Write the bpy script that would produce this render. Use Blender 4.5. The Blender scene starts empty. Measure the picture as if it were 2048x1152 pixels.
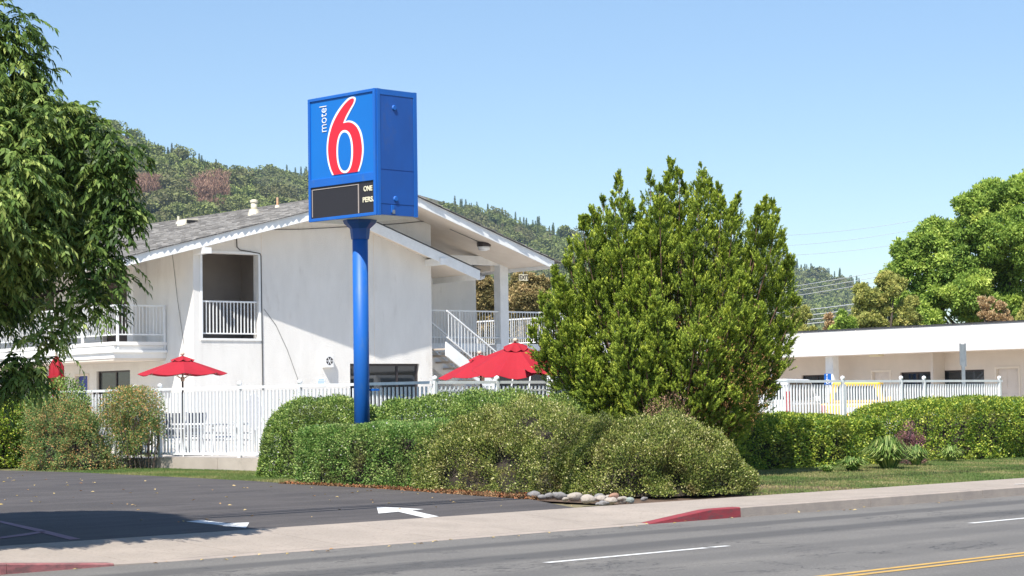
import bpy, math, random
import numpy as np
from mathutils import Matrix, Vector
random.seed(7)
rng = np.random.default_rng(11)
SC = bpy.context.scene
COL = SC.collection
R = math.radians

# ---------------------------------------------------------------- camera
F = 4280.0
TH = math.atan(236 / F); RL = 0.0145
CAM = np.array([0.0, 0.0, 1.6])
_fw = np.array([0, math.cos(TH), math.sin(TH)])
_r0 = np.array([1.0, 0, 0]); _u0 = np.array([0, -math.sin(TH), math.cos(TH)])
_R = _r0 * math.cos(RL) - _u0 * math.sin(RL)
_U = _u0 * math.cos(RL) + _r0 * math.sin(RL)
cam_d = bpy.data.cameras.new('camera'); cam = bpy.data.objects.new('camera', cam_d); COL.objects.link(cam)
cam_d.sensor_width = 36; cam_d.lens = F / 2048 * 36; cam_d.clip_start = .5; cam_d.clip_end = 9000
cam.matrix_world = Matrix(((_R[0], _U[0], -_fw[0], CAM[0]), (_R[1], _U[1], -_fw[1], CAM[1]), (_R[2], _U[2], -_fw[2], CAM[2]), (0, 0, 0, 1)))
SC.camera = cam
SC.render.resolution_x = 1024; SC.render.resolution_y = 576

# ---------------------------------------------------------------- light
SUN_EL = R(55); SUN_G = R(20)          # light travels towards (+sin20, +cos20), downwards 55 degrees
w = bpy.data.worlds.new('World'); SC.world = w; w.use_nodes = True
nt = w.node_tree; nt.nodes.clear()
sky = nt.nodes.new('ShaderNodeTexSky'); sky.sky_type = 'NISHITA'; sky.sun_disc = False
sky.sun_elevation = SUN_EL; sky.sun_rotation = math.pi + SUN_G
sky.air_density = 1.0; sky.dust_density = 0.1; sky.ozone_density = 4.0; sky.altitude = 100
bg = nt.nodes.new('ShaderNodeBackground'); bg.inputs[1].default_value = 0.116
wo = nt.nodes.new('ShaderNodeOutputWorld')
nt.links.new(sky.outputs[0], bg.inputs[0]); nt.links.new(bg.outputs[0], wo.inputs[0])
sd = bpy.data.lights.new('sun', 'SUN'); sd.energy = 5.0; sd.angle = R(.53); sd.color = (1, .955, .89)
so = bpy.data.objects.new('sun', sd); COL.objects.link(so)
_dir = Vector((math.sin(SUN_G) * math.cos(SUN_EL), math.cos(SUN_G) * math.cos(SUN_EL), -math.sin(SUN_EL)))
so.rotation_euler = _dir.to_track_quat('-Z', 'Y').to_euler(); so.location = (-10, -20, 40)
SC.view_settings.view_transform = 'Standard'; SC.view_settings.look = 'None'
SC.view_settings.exposure = 0.50; SC.view_settings.gamma = 1; SC.view_settings.use_curve_mapping = False

# ---------------------------------------------------------------- survey helpers (camera pixel of the 2048x1152 photo -> real point)
def ray(x, y):
    d = _fw * F + _R * (x - 1024) - _U * (y - 576); return d / d[1]
def onY(x, y, D): return CAM + ray(x, y) * D
def onP(x, y, p0, n):
    d = ray(x, y); n = np.array(n, float); return CAM + d * (((np.array(p0) - CAM) @ n) / (d @ n))
A_S = R(43.5)
RR = np.array([math.sin(A_S), math.cos(A_S)]); NN = np.array([-math.cos(A_S), math.sin(A_S)])
ROT_S = math.pi / 2 - A_S               # rotation of the street frame (local x along the road, y away from it)
NC = 18.42                              # kerb line
def tz(n): return float(np.interp(n - NC, [0, 1.85, 12, 20, 45], [.14, .15, .30, .37, .5]))
def onG(x, y):
    z = .2
    for i in range(30):
        d = ray(x, y); p = CAM + d * ((z - 1.6) / d[2]); z = .5 * z + .5 * tz(p[:2] @ NN)
    return p
def rn(p): return float(p[0] * RR[0] + p[1] * RR[1]), float(p[0] * NN[0] + p[1] * NN[1])
def grn(x, y): return rn(onG(x, y))
def W(r, n, z=0.0):                     # street frame -> world
    return np.array([r * RR[0] + n * NN[0], r * RR[1] + n * NN[1], z])

# ---------------------------------------------------------------- materials
def _mix(nt, a, b, fac):
    m = nt.nodes.new('ShaderNodeMix'); m.data_type = 'RGBA'
    for s, v in ((6, a), (7, b)):
        if hasattr(v, 'is_output'): nt.links.new(v, m.inputs[s])
        else: m.inputs[s].default_value = (*v, 1)
    if hasattr(fac, 'is_output'): nt.links.new(fac, m.inputs[0])
    else: m.inputs[0].default_value = fac
    return m.outputs[2]
def _noise(nt, vec, scale, detail=4, rough=.6, dist=0):
    n = nt.nodes.new('ShaderNodeTexNoise'); n.inputs['Scale'].default_value = scale; n.inputs['Detail'].default_value = detail
    n.inputs['Roughness'].default_value = rough; n.inputs['Distortion'].default_value = dist
    nt.links.new(vec, n.inputs['Vector']); return n.outputs['Fac']
def _ramp(nt, fac, stops):
    r = nt.nodes.new('ShaderNodeValToRGB'); e = r.color_ramp.elements
    while len(e) < len(stops): e.new(.5)
    for k, (p, c) in enumerate(stops):
        e[k].position = p; e[k].color = (*c, 1) if hasattr(c, '__len__') else (c, c, c, 1)
    nt.links.new(fac, r.inputs[0]); return r.outputs[0]
def _coord(nt, kind='Object', scale=(1, 1, 1)):
    tc = nt.nodes.new('ShaderNodeTexCoord'); mp = nt.nodes.new('ShaderNodeMapping'); mp.inputs['Scale'].default_value = scale
    nt.links.new(tc.outputs[kind], mp.inputs['Vector']); return mp.outputs[0]
def mat(name, col, col2=None, scale=3, rough=.7, bump=0, bscale=40, metal=0, spec=.5, stretch=(1, 1, 1), dirt=None):
    m = bpy.data.materials.new(name); m.use_nodes = True; nt = m.node_tree; b = nt.nodes['Principled BSDF']
    b.inputs['Roughness'].default_value = rough; b.inputs['Metallic'].default_value = metal
    b.inputs['Specular IOR Level'].default_value = spec
    if col2 is None: col2 = tuple(c * .86 for c in col)
    v = _coord(nt, scale=stretch)
    c = _mix(nt, col, col2, _ramp(nt, _noise(nt, v, scale, 6), [(.35, 0), (.7, 1)]))
    if dirt: c = _mix(nt, c, dirt[0], _ramp(nt, _noise(nt, v, dirt[1], 8, .7), [(dirt[2], 0), (min(1, dirt[2] + .12), dirt[3])]))
    nt.links.new(c, b.inputs['Base Color'])
    if bump:
        bn = nt.nodes.new('ShaderNodeBump'); bn.inputs['Strength'].default_value = bump; bn.inputs['Distance'].default_value = .02
        nt.links.new(_noise(nt, _coord(nt), bscale, 5), bn.inputs['Height']); nt.links.new(bn.outputs[0], b.inputs['Normal'])
    return m
LEAF_GAIN = (2.25, 2.25, 1.75)
def leafmat(name, stops, rough=.45, trans=.3, spec=.5, patch=None, pscale=.9, gain=1.0):
    stops = [(p_, tuple(min(.8, q_ * k_ * gain) for q_, k_ in zip(c_, LEAF_GAIN))) for p_, c_ in stops]
    m = bpy.data.materials.new(name); m.use_nodes = True; nt = m.node_tree; b = nt.nodes['Principled BSDF']
    b.inputs['Roughness'].default_value = rough + .08; b.inputs['Specular IOR Level'].default_value = spec * .5
    at = nt.nodes.new('ShaderNodeAttribute'); at.attribute_name = 'tint'
    c = _ramp(nt, at.outputs['Fac'], stops)
    if patch:
        c = _mix(nt, c, patch[0], _ramp(nt, _noise(nt, _coord(nt), pscale, 3), [(patch[1], 0), (patch[1] + .15, patch[2])]))
    nt.links.new(c, b.inputs['Base Color'])
    t = nt.nodes.new('ShaderNodeBsdfTranslucent'); nt.links.new(c, t.inputs['Color'])
    ms = nt.nodes.new('ShaderNodeMixShader'); ms.inputs[0].default_value = trans
    nt.links.new(b.outputs[0], ms.inputs[1]); nt.links.new(t.outputs[0], ms.inputs[2])
    nt.links.new(ms.outputs[0], nt.nodes['Material Output'].inputs['Surface'])
    return m
def glass(name, tint=(.02, .025, .03), rough=.03):
    m = bpy.data.materials.new(name); m.use_nodes = True; b = m.node_tree.nodes['Principled BSDF']
    b.inputs['Base Color'].default_value = (*tint, 1); b.inputs['Roughness'].default_value = rough
    b.inputs['Specular IOR Level'].default_value = .9; return m

M = {}
M['stucco'] = mat('stucco', (.80, .775, .73), (.73, .705, .66), 1.4, .9, .7, 38, dirt=((.52, .47, .41), 1.5, .57, .35), stretch=(1.6, 1.6, .5))
M['stucco_white'] = mat('stucco_white', (.86, .84, .8), (.8, .77, .73), 1.2, .9, .3, 90)
M['soffit'] = mat('soffit', (.80, .72, .62), (.74, .65, .55), 2, .9, .1, 30)
M['trim'] = mat('trim', (.87, .87, .85), (.78, .78, .76), 4, .6, .06, 20, dirt=((.4, .38, .34), 5, .68, .4))
M['metal_white'] = mat('metal_white', (.84, .85, .84), (.74, .74, .73), 6, .45, 0)
M['recess_shaded'] = mat('recess_shaded', (.36, .315, .275), (.31, .27, .235), 1.5, .9, .2, 60)  # cream wall paint darkened to tan: balcony shade put into the colour
M['shingle'] = None
M['blue'] = mat('blue_paint', (.008, .135, .53), (.012, .115, .44), 1.2, .5, .03, 8, dirt=((.07, .17, .36), 3, .55, .55), stretch=(1, 1, .45))
M['blue_dark'] = mat('blue_paint_shaded_worn', (.010, .095, .40), (.012, .08, .33), 2.2, .5, .04, 6, dirt=((.06, .10, .24), 2, .54, .55), stretch=(1, 1, .45))  # sign's shaded sides: the blue darkened in its colour, plus faded patches
M['blue_face'] = mat('blue_face', (.008, .17, .56), (.008, .16, .53), 1, .4, 0, spec=.3)
M['red_face'] = mat('red_face', (.80, .012, .03), (.76, .012, .028), 1, .3, 0)
M['white_face'] = mat('white_face', (.88, .88, .88), (.85, .85, .85), 1, .3, 0)
M['led'] = mat('led_panel', (.022, .019, .021), (.028, .024, .026), 30, .5, 0)
M['led_trim'] = mat('led_trim', (.45, .38, .33), None, 6, .5)
M['cream_face'] = mat('cream_face', (.85, .78, .55), None, 3, .5)
M['glass'] = glass('window_glass')
M['glass_door'] = glass('door_glass', (.10, .11, .085), .12)
M['bronze'] = mat('bronze_frame', (.045, .035, .035), None, 6, .4)
M['curtain'] = mat('curtain', (.42, .38, .33), (.3, .27, .24), 6, .9, stretch=(8, 8, .3))
M['blue_door'] = mat('blue_door', (.045, .07, .30), None, 2, .5)
M['door_cream'] = mat('door_cream', (.72, .64, .57), None, 2, .6)
M['dark'] = mat('dark_void', (.02, .02, .022), None, 3, .9)
M['dark_brown'] = mat('dark_brown_door', (.06, .035, .028), None, 3, .6)
M['umb_red'] = mat('red_canvas', (.40, .010, .024), (.35, .009, .02), 3, .85, .12, 60)
M['umb_pole'] = mat('dark_pole', (.03, .025, .022), None, 4, .4)
M['wood'] = mat('pale_wood', (.62, .5, .38), None, 8, .6)
M['chair_blue'] = mat('navy_sling', (.025, .05, .13), None, 20, .8)
M['grey_metal'] = mat('grey_metal', (.34, .36, .37), (.26, .28, .29), 8, .45, metal=.6)
M['concrete'] = mat('concrete', (.52, .45, .38), (.42, .36, .30), 1.5, .95, .3, 30, dirt=((.26, .22, .18), 1.1, .6, .55))
M['deck'] = mat('pool_deck', (.53, .49, .44), (.45, .42, .38), 1, .9, .1, 20)
M['bark'] = mat('bark', (.10, .075, .055), (.06, .045, .035), 5, .95, .6, 20)
M['bark_red'] = mat('juniper_bark', (.17, .095, .06), (.10, .055, .04), 8, .95, .6, 25)
M['twig'] = mat('twigs', (.045, .034, .024), (.028, .022, .016), 12, .95)
M['black'] = mat('black_rubber', (.015, .015, .015), None, 5, .7)
M['cable'] = mat('black_cable', (.03, .03, .03), None, 5, .6)
M['wire_alu'] = mat('aluminium_wire', (.62, .64, .66), None, 5, .4)
# ---------------------------------------------------------------- mesh builder
class MB:
    def __init__(s): s.v = []; s.f = []
    def add(s, vs, fs):
        o = len(s.v); s.v += [tuple(map(float, p)) for p in vs]; s.f += [tuple(i + o for i in f) for f in fs]; return s
    def hexa(s, p): return s.add(p, [(0, 3, 2, 1), (4, 5, 6, 7), (0, 1, 5, 4), (1, 2, 6, 5), (2, 3, 7, 6), (3, 0, 4, 7)])
    def box(s, x0, x1, y0, y1, z0, z1):
        return s.hexa([(x0, y0, z0), (x1, y0, z0), (x1, y1, z0), (x0, y1, z0), (x0, y0, z1), (x1, y0, z1), (x1, y1, z1), (x0, y1, z1)])
    def prism(s, bot, top):             # two matching loops
        n = len(bot)
        return s.add(list(bot) + list(top), [tuple(range(n - 1, -1, -1)), tuple(range(n, 2 * n))] + [(i, (i + 1) % n, n + (i + 1) % n, n + i) for i in range(n)])
    def tube(s, pts, r, n=8, cap=True):
        pts = [np.array(p, float) for p in pts]; rs = r if hasattr(r, '__len__') else [r] * len(pts); rings = []
        t0 = pts[1] - pts[0]; ref = np.array([0, 0, 1.0]) if abs(t0[2]) < .9 * np.linalg.norm(t0) else np.array([1.0, 0, 0])
        for i, p in enumerate(pts):
            t = pts[min(i + 1, len(pts) - 1)] - pts[max(i - 1, 0)]; t = t / (np.linalg.norm(t) + 1e-9)
            a = np.cross(t, ref); a /= np.linalg.norm(a) + 1e-9; b = np.cross(t, a)
            rings.append([p + rs[i] * (a * math.cos(2 * math.pi * k / n) + b * math.sin(2 * math.pi * k / n)) for k in range(n)])
        fs = [(i * n + k, (i + 1) * n + k, (i + 1) * n + (k + 1) % n, i * n + (k + 1) % n) for i in range(len(pts) - 1) for k in range(n)]
        if cap: fs += [tuple(range(n)), tuple(reversed(range((len(pts) - 1) * n, len(pts) * n)))]
        return s.add([q for g in rings for q in g], fs)
    def lathe(s, prof, c=(0, 0, 0), n=16):
        vs = [(c[0] + r * math.cos(2 * math.pi * k / n), c[1] + r * math.sin(2 * math.pi * k / n), c[2] + z) for r, z in prof for k in range(n)]
        fs = [(i * n + k, i * n + (k + 1) % n, (i + 1) * n + (k + 1) % n, (i + 1) * n + k) for i in range(len(prof) - 1) for k in range(n)]
        fs += [tuple(reversed(range(n))), tuple(range((len(prof) - 1) * n, len(prof) * n))]
        return s.add(vs, fs)
    def mesh(s, name, m=None, smooth=False):
        me = bpy.data.meshes.new(name); me.from_pydata(s.v, [], s.f); me.update()
        if m: me.materials.append(m)
        if smooth: me.polygons.foreach_set('use_smooth', [True] * len(me.polygons))
        return me
def obj(name, mb, m, parent=None, loc=(0, 0, 0), rot=0, smooth=False, kind=None, bevel=0):
    me = mb if isinstance(mb, bpy.types.Mesh) else mb.mesh(name, m, smooth)
    o = bpy.data.objects.new(name, me); COL.objects.link(o); o.location = loc; o.rotation_euler = (0, 0, rot)
    if parent: o.parent = parent
    if kind: o['kind'] = kind
    if bevel:
        b = o.modifiers.new('bevel', 'BEVEL'); b.width = bevel; b.segments = 2; b.limit_method = 'ANGLE'
    return o
def tag(o, label, cat=None, group=None):
    o['label'] = label
    if cat: o['category'] = cat
    if group: o['group'] = group
    return o
def thing(name, label, cat, loc=(0, 0, 0), rot=0, group=None):
    o = bpy.data.objects.new(name, None); o.empty_display_size = .3; COL.objects.link(o); o.location = loc; o.rotation_euler = (0, 0, rot)
    return tag(o, label, cat, group)
def dup(o, parent=None, loc=None, rot=None, label=None):
    c = o.copy(); COL.objects.link(c)
    if parent: c.parent = parent
    if loc is not None: c.location = loc
    if rot is not None: c.rotation_euler = rot if hasattr(rot, '__len__') else (0, 0, rot)
    if label: c['label'] = label
    for ch in list(o.children): dup(ch, c)
    return c

# ---------------------------------------------------------------- foliage helpers (numpy)
def unit(a): return a / (np.linalg.norm(a, axis=-1, keepdims=True) + 1e-9)
def leafmesh(name, P, D, L, Wd, tint, m, parent=None, side=None, fold=.25, loc=(0, 0, 0), kind='stuff', shape='diamond'):
    n = len(P); D = unit(D)
    if side is None: side = rng.normal(size=(n, 3))
    S = unit(np.cross(D, side)); Nn = np.cross(S, D)
    L = np.broadcast_to(L, n)[:, None]; Wd = np.broadcast_to(Wd, n)[:, None]
    mid = P + D * L * .42 + Nn * Wd * fold
    V = np.stack([P, mid + S * Wd * .5, P + D * L, mid - S * Wd * .5], 1).reshape(-1, 3) - np.array(loc)
    me = bpy.data.meshes.new(name); me.vertices.add(4 * n); me.vertices.foreach_set('co', V.ravel().astype(np.float32))
    me.loops.add(4 * n); me.loops.foreach_set('vertex_index', np.arange(4 * n, dtype=np.int32))
    me.polygons.add(n); me.polygons.foreach_set('loop_start', np.arange(0, 4 * n, 4, dtype=np.int32))
    try: me.polygons.foreach_set('loop_total', np.full(n, 4, dtype=np.int32))
    except Exception: pass
    a = me.attributes.new('tint', 'FLOAT', 'POINT'); a.data.foreach_set('value', np.repeat(np.clip(tint, 0, 1), 4).astype(np.float32))
    me.materials.append(m); me.update(calc_edges=True); me.validate()
    o = bpy.data.objects.new(name, me); COL.objects.link(o); o.location = loc
    if parent: o.parent = parent; o.location = tuple(np.array(loc) - np.array(parent.location))
    if kind: o['kind'] = kind
    return o
class SN:                                # smooth 3-D noise, about -1..1
    def __init__(s, k, freq, seed=0):
        g = np.random.default_rng(seed); s.k = g.normal(size=(k, 3)) * freq; s.p = g.uniform(0, 6.28, k)
    def __call__(s, P): return np.sin(P @ s.k.T + s.p).sum(1) / math.sqrt(len(s.p)) / .9
def local_rn(P): return np.stack([P[:, 0] * RR[0] + P[:, 1] * NN[0], P[:, 0] * RR[1] + P[:, 1] * NN[1], P[:, 2]], 1)   # (r,n,z) -> world

def shrub(name, label, cat, c, half, e, n, L, Wd, m, lump=.08, lfreq=2.5, seed=1, up=.35, depth=.20, zcut=None, group=None, core_m=None, front=True, tintn=.25, stray=0, spread=.8, lump2=0, rnd=1.0, extra=None, core=.80):
    """clipped or rounded shrub in the street frame. c=(r,n,z0) centre of its foot, half=(a,b,height)"""
    g = np.random.default_rng(seed); a, b, h = half; base = W(c[0], c[1], c[2])
    root = thing(name, label, cat, tuple(base), 0, group)
    nz = SN(10, lfreq, seed); nz2 = SN(12, lfreq * 3.2, seed + 50); nz3 = SN(16, lfreq * 4.5, seed + 90)
    def surf(q):                         # unit cube surface point -> superellipsoid (upper half)
        k = (np.abs(q) ** e).sum(1) ** (1 / e); s = q / k[:, None]
        nrm = unit(np.sign(s) * np.abs(s) ** (e - 1) / np.array([a, b, h]))
        P = s * np.array([a, b, h]); d = lump * nz(P) + lump2 * nz2(P)
        return P + nrm * d[:, None], nrm
    area = np.array([b * h * 2, a * h * 2, a * b * 2 * .9]); area /= area.sum()
    ax = g.choice(3, n, p=area); q = g.uniform(-1, 1, (n, 3)); q[:, 2] = g.uniform(0, 1, n)
    sgn = np.where(g.random(n) < .5, -1, 1)
    q[np.arange(n), ax] = np.where(ax == 2, 1, sgn)
    P, nr = surf(q)
    if stray: P = P + nr * (g.exponential(stray, n) * (g.random(n) < .25))[:, None]
    P = P - nr * g.exponential(depth * .5, n)[:, None] + g.normal(0, .012, (n, 3))
    P[:, 2] = np.maximum(P[:, 2], g.uniform(0, .08, n))
    kp = nz3(P) > g.uniform(-1.5, -.05, n)
    P, nr, n = P[kp], nr[kp], int(kp.sum())
    D = unit(nr * rnd + g.normal(0, spread, (n, 3)) + np.array([0, 0, up]))
    t = .5 + tintn * g.normal(size=n) + .12 * nz2(P * 1.3)
    rot = lambda X: local_rn(X)
    leafmesh('foliage', rot(P) + base, rot(D), L * g.uniform(.7, 1.3, n), Wd * g.uniform(.7, 1.3, n), t, m, root, side=rot(g.normal(0, .42, (n, 3)) + nr * .75 + np.array([0, 0, .45])), loc=tuple(base))
    # inner mass of twigs
    nu, nv = 28, 12; mb = MB(); Q = []
    for j in range(nv + 1):
        for i in range(nu):
            th = 2 * math.pi * i / nu; ph = (math.pi / 2) * j / nv
            Q.append((math.cos(th) * math.cos(ph), math.sin(th) * math.cos(ph), math.sin(ph)))
    Q = np.array(Q); Q /= np.abs(Q).max(1)[:, None]; CP, cn = surf(Q); CP = CP * np.array([core, core, core]) ; CP = CP - cn * .05
    CP[:, 2] = np.maximum(CP[:, 2], -.05)
    mb.add(rot(CP), [(j * nu + i, j * nu + (i + 1) % nu, (j + 1) * nu + (i + 1) % nu, (j + 1) * nu + i) for j in range(nv) for i in range(nu)])
    obj('twigs', mb, core_m or M['twig'], root, smooth=True)
    if extra: extra(root, base, P, nr, rot, g)
    return root
# ---------------------------------------------------------------- ground, road, pavement
def strip(name, r0, r1, ns, zf, m, dr=None, parent=None, kind='structure', dz=0.0):
    mb = MB(); rs = [r0, r1] if not dr else list(np.arange(r0, r1 + dr * .5, dr))
    for r in rs:
        for n in ns: mb.v.append((r, n, zf(r, n) + dz))
    k = len(ns); mb.f += [(i * k + j, (i + 1) * k + j, (i + 1) * k + j + 1, i * k + j + 1) for i in range(len(rs) - 1) for j in range(k - 1)]
    return obj(name, mb, m, parent, rot=ROT_S if not parent else 0, kind=kind)
M['earth'] = mat('dry_earth', (.26, .20, .12), (.18, .16, .08), .6, .95, .3, 8)
M['mulch'] = mat('leaf_litter', (.16, .10, .065), (.07, .05, .035), 14, .95, .8, 30, dirt=((.34, .22, .14), 9, .58, .8))
def grassmat(name, a, b, dry, thr):
    m = mat(name, a, b, 3, .9, .6, 60, dirt=(dry, 1.6, thr, .85)); return m
M['grass_soil'] = grassmat('lawn_soil', (.10, .13, .035), (.15, .15, .05), (.30, .24, .12), .5)
# asphalt of the road, with wheel-polished darker bands running along it and hairline cracks
def asphalt(name, base, base2, bands=None, cracks=True, patch=None):
    m = bpy.data.materials.new(name); m.use_nodes = True; nt = m.node_tree; b = nt.nodes['Principled BSDF']
    b.inputs['Roughness'].default_value = .85; b.inputs['Specular IOR Level'].default_value = .35
    v = _coord(nt); sep = nt.nodes.new('ShaderNodeSeparateXYZ'); nt.links.new(v, sep.inputs[0])
    c = _mix(nt, base, base2, _ramp(nt, _noise(nt, v, .5, 5, .6), [(.35, 0), (.65, 1)]))
    c = _mix(nt, c, tuple(x * .55 for x in base), _ramp(nt, _noise(nt, v, 38, 3, .7), [(.42, 0), (.70, .6)]))
    c = _mix(nt, c, tuple(min(1, x * 2.2) for x in base), _ramp(nt, _noise(nt, v, 30, 3, .7), [(.58, 0), (.72, .6)]))
    if not bands:
        c = _mix(nt, c, tuple(min(1, x * 1.5) for x in base), _ramp(nt, _noise(nt, _coord(nt, scale=(.25, 1.6, 1)), .8, 6, .65, .6), [(.50, 0), (.56, .4), (.60, .1), (.8, .5)]))
    if bands:
        ad = nt.nodes.new('ShaderNodeMath'); ad.operation = 'MULTIPLY_ADD'
        vs = _coord(nt, scale=(.12, .9, 1)); nz = _noise(nt, vs, 1.4, 4, .6)
        nt.links.new(nz, ad.inputs[0]); ad.inputs[1].default_value = .55; nt.links.new(sep.outputs['Y'], ad.inputs[2])
        cr = None
        for (n0, wd, am) in bands:
            s1 = nt.nodes.new('ShaderNodeMath'); s1.operation = 'SUBTRACT'; nt.links.new(ad.outputs[0], s1.inputs[0]); s1.inputs[1].default_value = n0 + .27
            s2 = nt.nodes.new('ShaderNodeMath'); s2.operation = 'ABSOLUTE'; nt.links.new(s1.outputs[0], s2.inputs[0])
            mr = nt.nodes.new('ShaderNodeMapRange'); mr.interpolation_type = 'SMOOTHSTEP'
            nt.links.new(s2.outputs[0], mr.inputs['Value']); mr.inputs['From Min'].default_value = wd; mr.inputs['From Max'].default_value = wd * .35
            mr.inputs['To Min'].default_value = 0; mr.inputs['To Max'].default_value = am
            c = _mix(nt, c, tuple(x * q for x, q in zip(base, (.44, .45, .48))), mr.outputs[0])
    if cracks:
        vv = _coord(nt, scale=(.22, .6, 1)); wn = _noise(nt, vv, 2.2, 6, .65, 1.0)
        k = _ramp(nt, wn, [(.488, 0), (.496, 1), (.503, 1), (.511, 0)])
        msk = _ramp(nt, _noise(nt, _coord(nt), .35, 2), [(.50, 0), (.56, .7)])
        mu = nt.nodes.new('ShaderNodeMath'); mu.operation = 'MULTIPLY'; nt.links.new(k, mu.inputs[0]); nt.links.new(msk, mu.inputs[1])
        c = _mix(nt, c, (.03, .03, .032), mu.outputs[0])
    nt.links.new(c, b.inputs['Base Color'])
    bn = nt.nodes.new('ShaderNodeBump'); bn.inputs['Strength'].default_value = .35; bn.inputs['Distance'].default_value = .01
    nt.links.new(_noise(nt, v, 120, 3), bn.inputs['Height']); nt.links.new(bn.outputs[0], b.inputs['Normal'])
    return m
M['road'] = asphalt('road_asphalt', (.205, .192, .172), (.163, .153, .14), bands=[(17.25, .42, .75), (15.75, .55, .8), (14.0, .5, .35), (12.7, .6, .3), (10.4, .6, .3)])
M['drive'] = asphalt('driveway_asphalt', (.094, .084, .079), (.071, .064, .062), cracks=False)
M['walk'] = mat('pavement_concrete', (.42, .355, .295), (.34, .29, .24), 1.3, .9, .6, 55, dirt=((.17, .135, .115), 26, .54, .55))
M['kerb'] = mat('kerb_concrete', (.42, .35, .29), (.32, .27, .23), 3, .9, .4, 40, dirt=((.18, .15, .13), 2.2, .58, .6))
M['kerb_red'] = mat('kerb_red_paint', (.33, .045, .055), (.24, .035, .045), 3, .85, .3, 40, dirt=((.14, .07, .07), 5, .50, .75), stretch=(1, 1, 3))
M['kerb_pink'] = mat('kerb_faded_red', (.40, .17, .16), (.33, .11, .11), 3, .85, .3, 40, dirt=((.16, .09, .085), 5, .47, .75), stretch=(1, 1, 2.5))
M['line_white'] = mat('line_white', (.78, .77, .74), (.6, .6, .58), 5, .8, .1, 60, dirt=((.22, .22, .22), 12, .55, .6))
M['line_yellow'] = mat('line_yellow', (.62, .38, .09), (.5, .31, .09), 4, .8, .1, 60, dirt=((.2, .17, .14), 9, .54, .6))
M['line_pink'] = mat('faded_pink_line', (.34, .20, .24), (.26, .16, .2), 4, .8)

strip('ground', -2500, 2500, [-2500, 2.9, NC - .02, NC + 1.85, NC + 12, NC + 20, NC + 45, 4000], lambda r, n: (-.25 if n < NC else tz(n) - .06), M['earth'])
road = strip('road', -300, 500, [3, NC + .02], lambda r, n: 0, M['road'], kind='structure')
strip('near_pavement', -300, 500, [-6, 3], lambda r, n: .14, M['walk'])
def line(name, parent, r0, r1, n0, n1, z, m):
    return obj(name, MB().add([(r0, n0, z), (r1, n0, z), (r1, n1, z), (r0, n1, z)], [(0, 1, 2, 3)]), m, parent)
for k, (a, b) in enumerate(((7.9, 10.9), (16.1, 18.72), (18.8, 19.1), (24.2, 27.3), (32.4, 35.5), (40.6, 43.7))):
    line('lane_line', road, a, b, 14.80, 14.91, .004, M['line_white'])
for a, b in ((-100, 200),):
    for n0 in (11.50, 11.30): line('centre_line', road, a, b, n0, n0 + .10, .004, M['line_yellow'])
# kerb with dropped part, in lengths as cast
def kh(r):
    return float(np.interp(r, [11.5, 13.3, 13.6, 21.9, 22.0, 23.3], [.14, .03, .012, .012, .015, .14]))
def kerb_piece(r0, r1, m, parent):
    mb = MB(); rs = np.linspace(r0 + .004, r1 - .004, 6)
    for r in rs:
        h = kh(r); mb.v += [(r, NC, -.05), (r, NC + .005, h - .012), (r, NC + .02, h), (r, NC + .15, h + .002), (r, NC + .15, -.05)]
    mb.f += [(i * 5 + j, i * 5 + j + 1, (i + 1) * 5 + j + 1, (i + 1) * 5 + j) for i in range(5) for j in range(4)]
    mb.f += [(0, 4, 3, 2, 1), (25, 26, 27, 28, 29)]
    return obj('kerb_stone', mb, m, parent)
kerb = obj('kerb', MB().box(-60, -59.9, NC + .02, NC + .14, -.05, .13), M['kerb'], rot=ROT_S, kind='structure')
r = 2.0
stops = [6.5, 9.5, 11.0, 12.05, 13.35, 17, 20, 22.0, 23.05, 24.0, 27.2, 30.4, 33.6, 36.8, 40, 43.2, 46.4, 49.6]
for a, b in zip(stops[:-1], stops[1:]):
    m = M['kerb_pink'] if b <= 13.95 else (M['kerb_red'] if 21.95 <= a < 23.9 else M['kerb'])
    kerb_piece(a, b, m, kerb)
kerb_piece(-59, 6.5, M['kerb'], kerb); kerb_piece(49.6, 200, M['kerb'], kerb)
# pavement slabs
pav = obj('pavement', MB().box(-60, -59.9, NC + .16, NC + 1.8, .0, .1), M['walk'], rot=ROT_S, kind='structure')
r = 0.0
while r < 54:
    w_ = 1.52; mb = MB(); rs = [r + .005, r + w_ / 2, r + w_ - .005]
    for q in rs:
        for n in (NC + .155, NC + .7, NC + 1.85):
            t = (n - NC - .155) / 1.7; mb.v.append((q, n, kh(q) * (1 - t) + .15 * t + .003))
    mb.f += [(i * 3 + j, (i + 1) * 3 + j, (i + 1) * 3 + j + 1, i * 3 + j + 1) for i in range(2) for j in range(2)]
    o = len(mb.v); mb.v += [(x, y, z - .12) for x, y, z in mb.v[:9]]
    mb.f += [(0, 9, 12, 3), (3, 12, 15, 6), (6, 15, 16, 7), (7, 16, 17, 8), (2, 5, 14, 11), (5, 8, 17, 14), (0, 1, 10, 9), (1, 2, 11, 10)]
    obj('slab', mb, M['walk'], pav); r += w_
mb = MB(); mb.v = [(-60, NC + .15, -.01), (54.8, NC + .15, -.01), (54.8, NC + 1.88, .10), (-60, NC + 1.88, .10)]; mb.f = [(0, 1, 2, 3)]
obj('slab_bed', mb, M['kerb'], pav)
line('survey_mark', pav, 33.3, 33.36, NC + .01, NC + .5, .148, M['line_white'])
obj('survey_mark', MB().box(33.3, 33.37, NC - .004, NC + .004, .01, .135), M['line_white'], pav)
line('survey_mark', pav, 32.2, 33.3, NC + .44, NC + .5, .154, M['line_white'])
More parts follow.
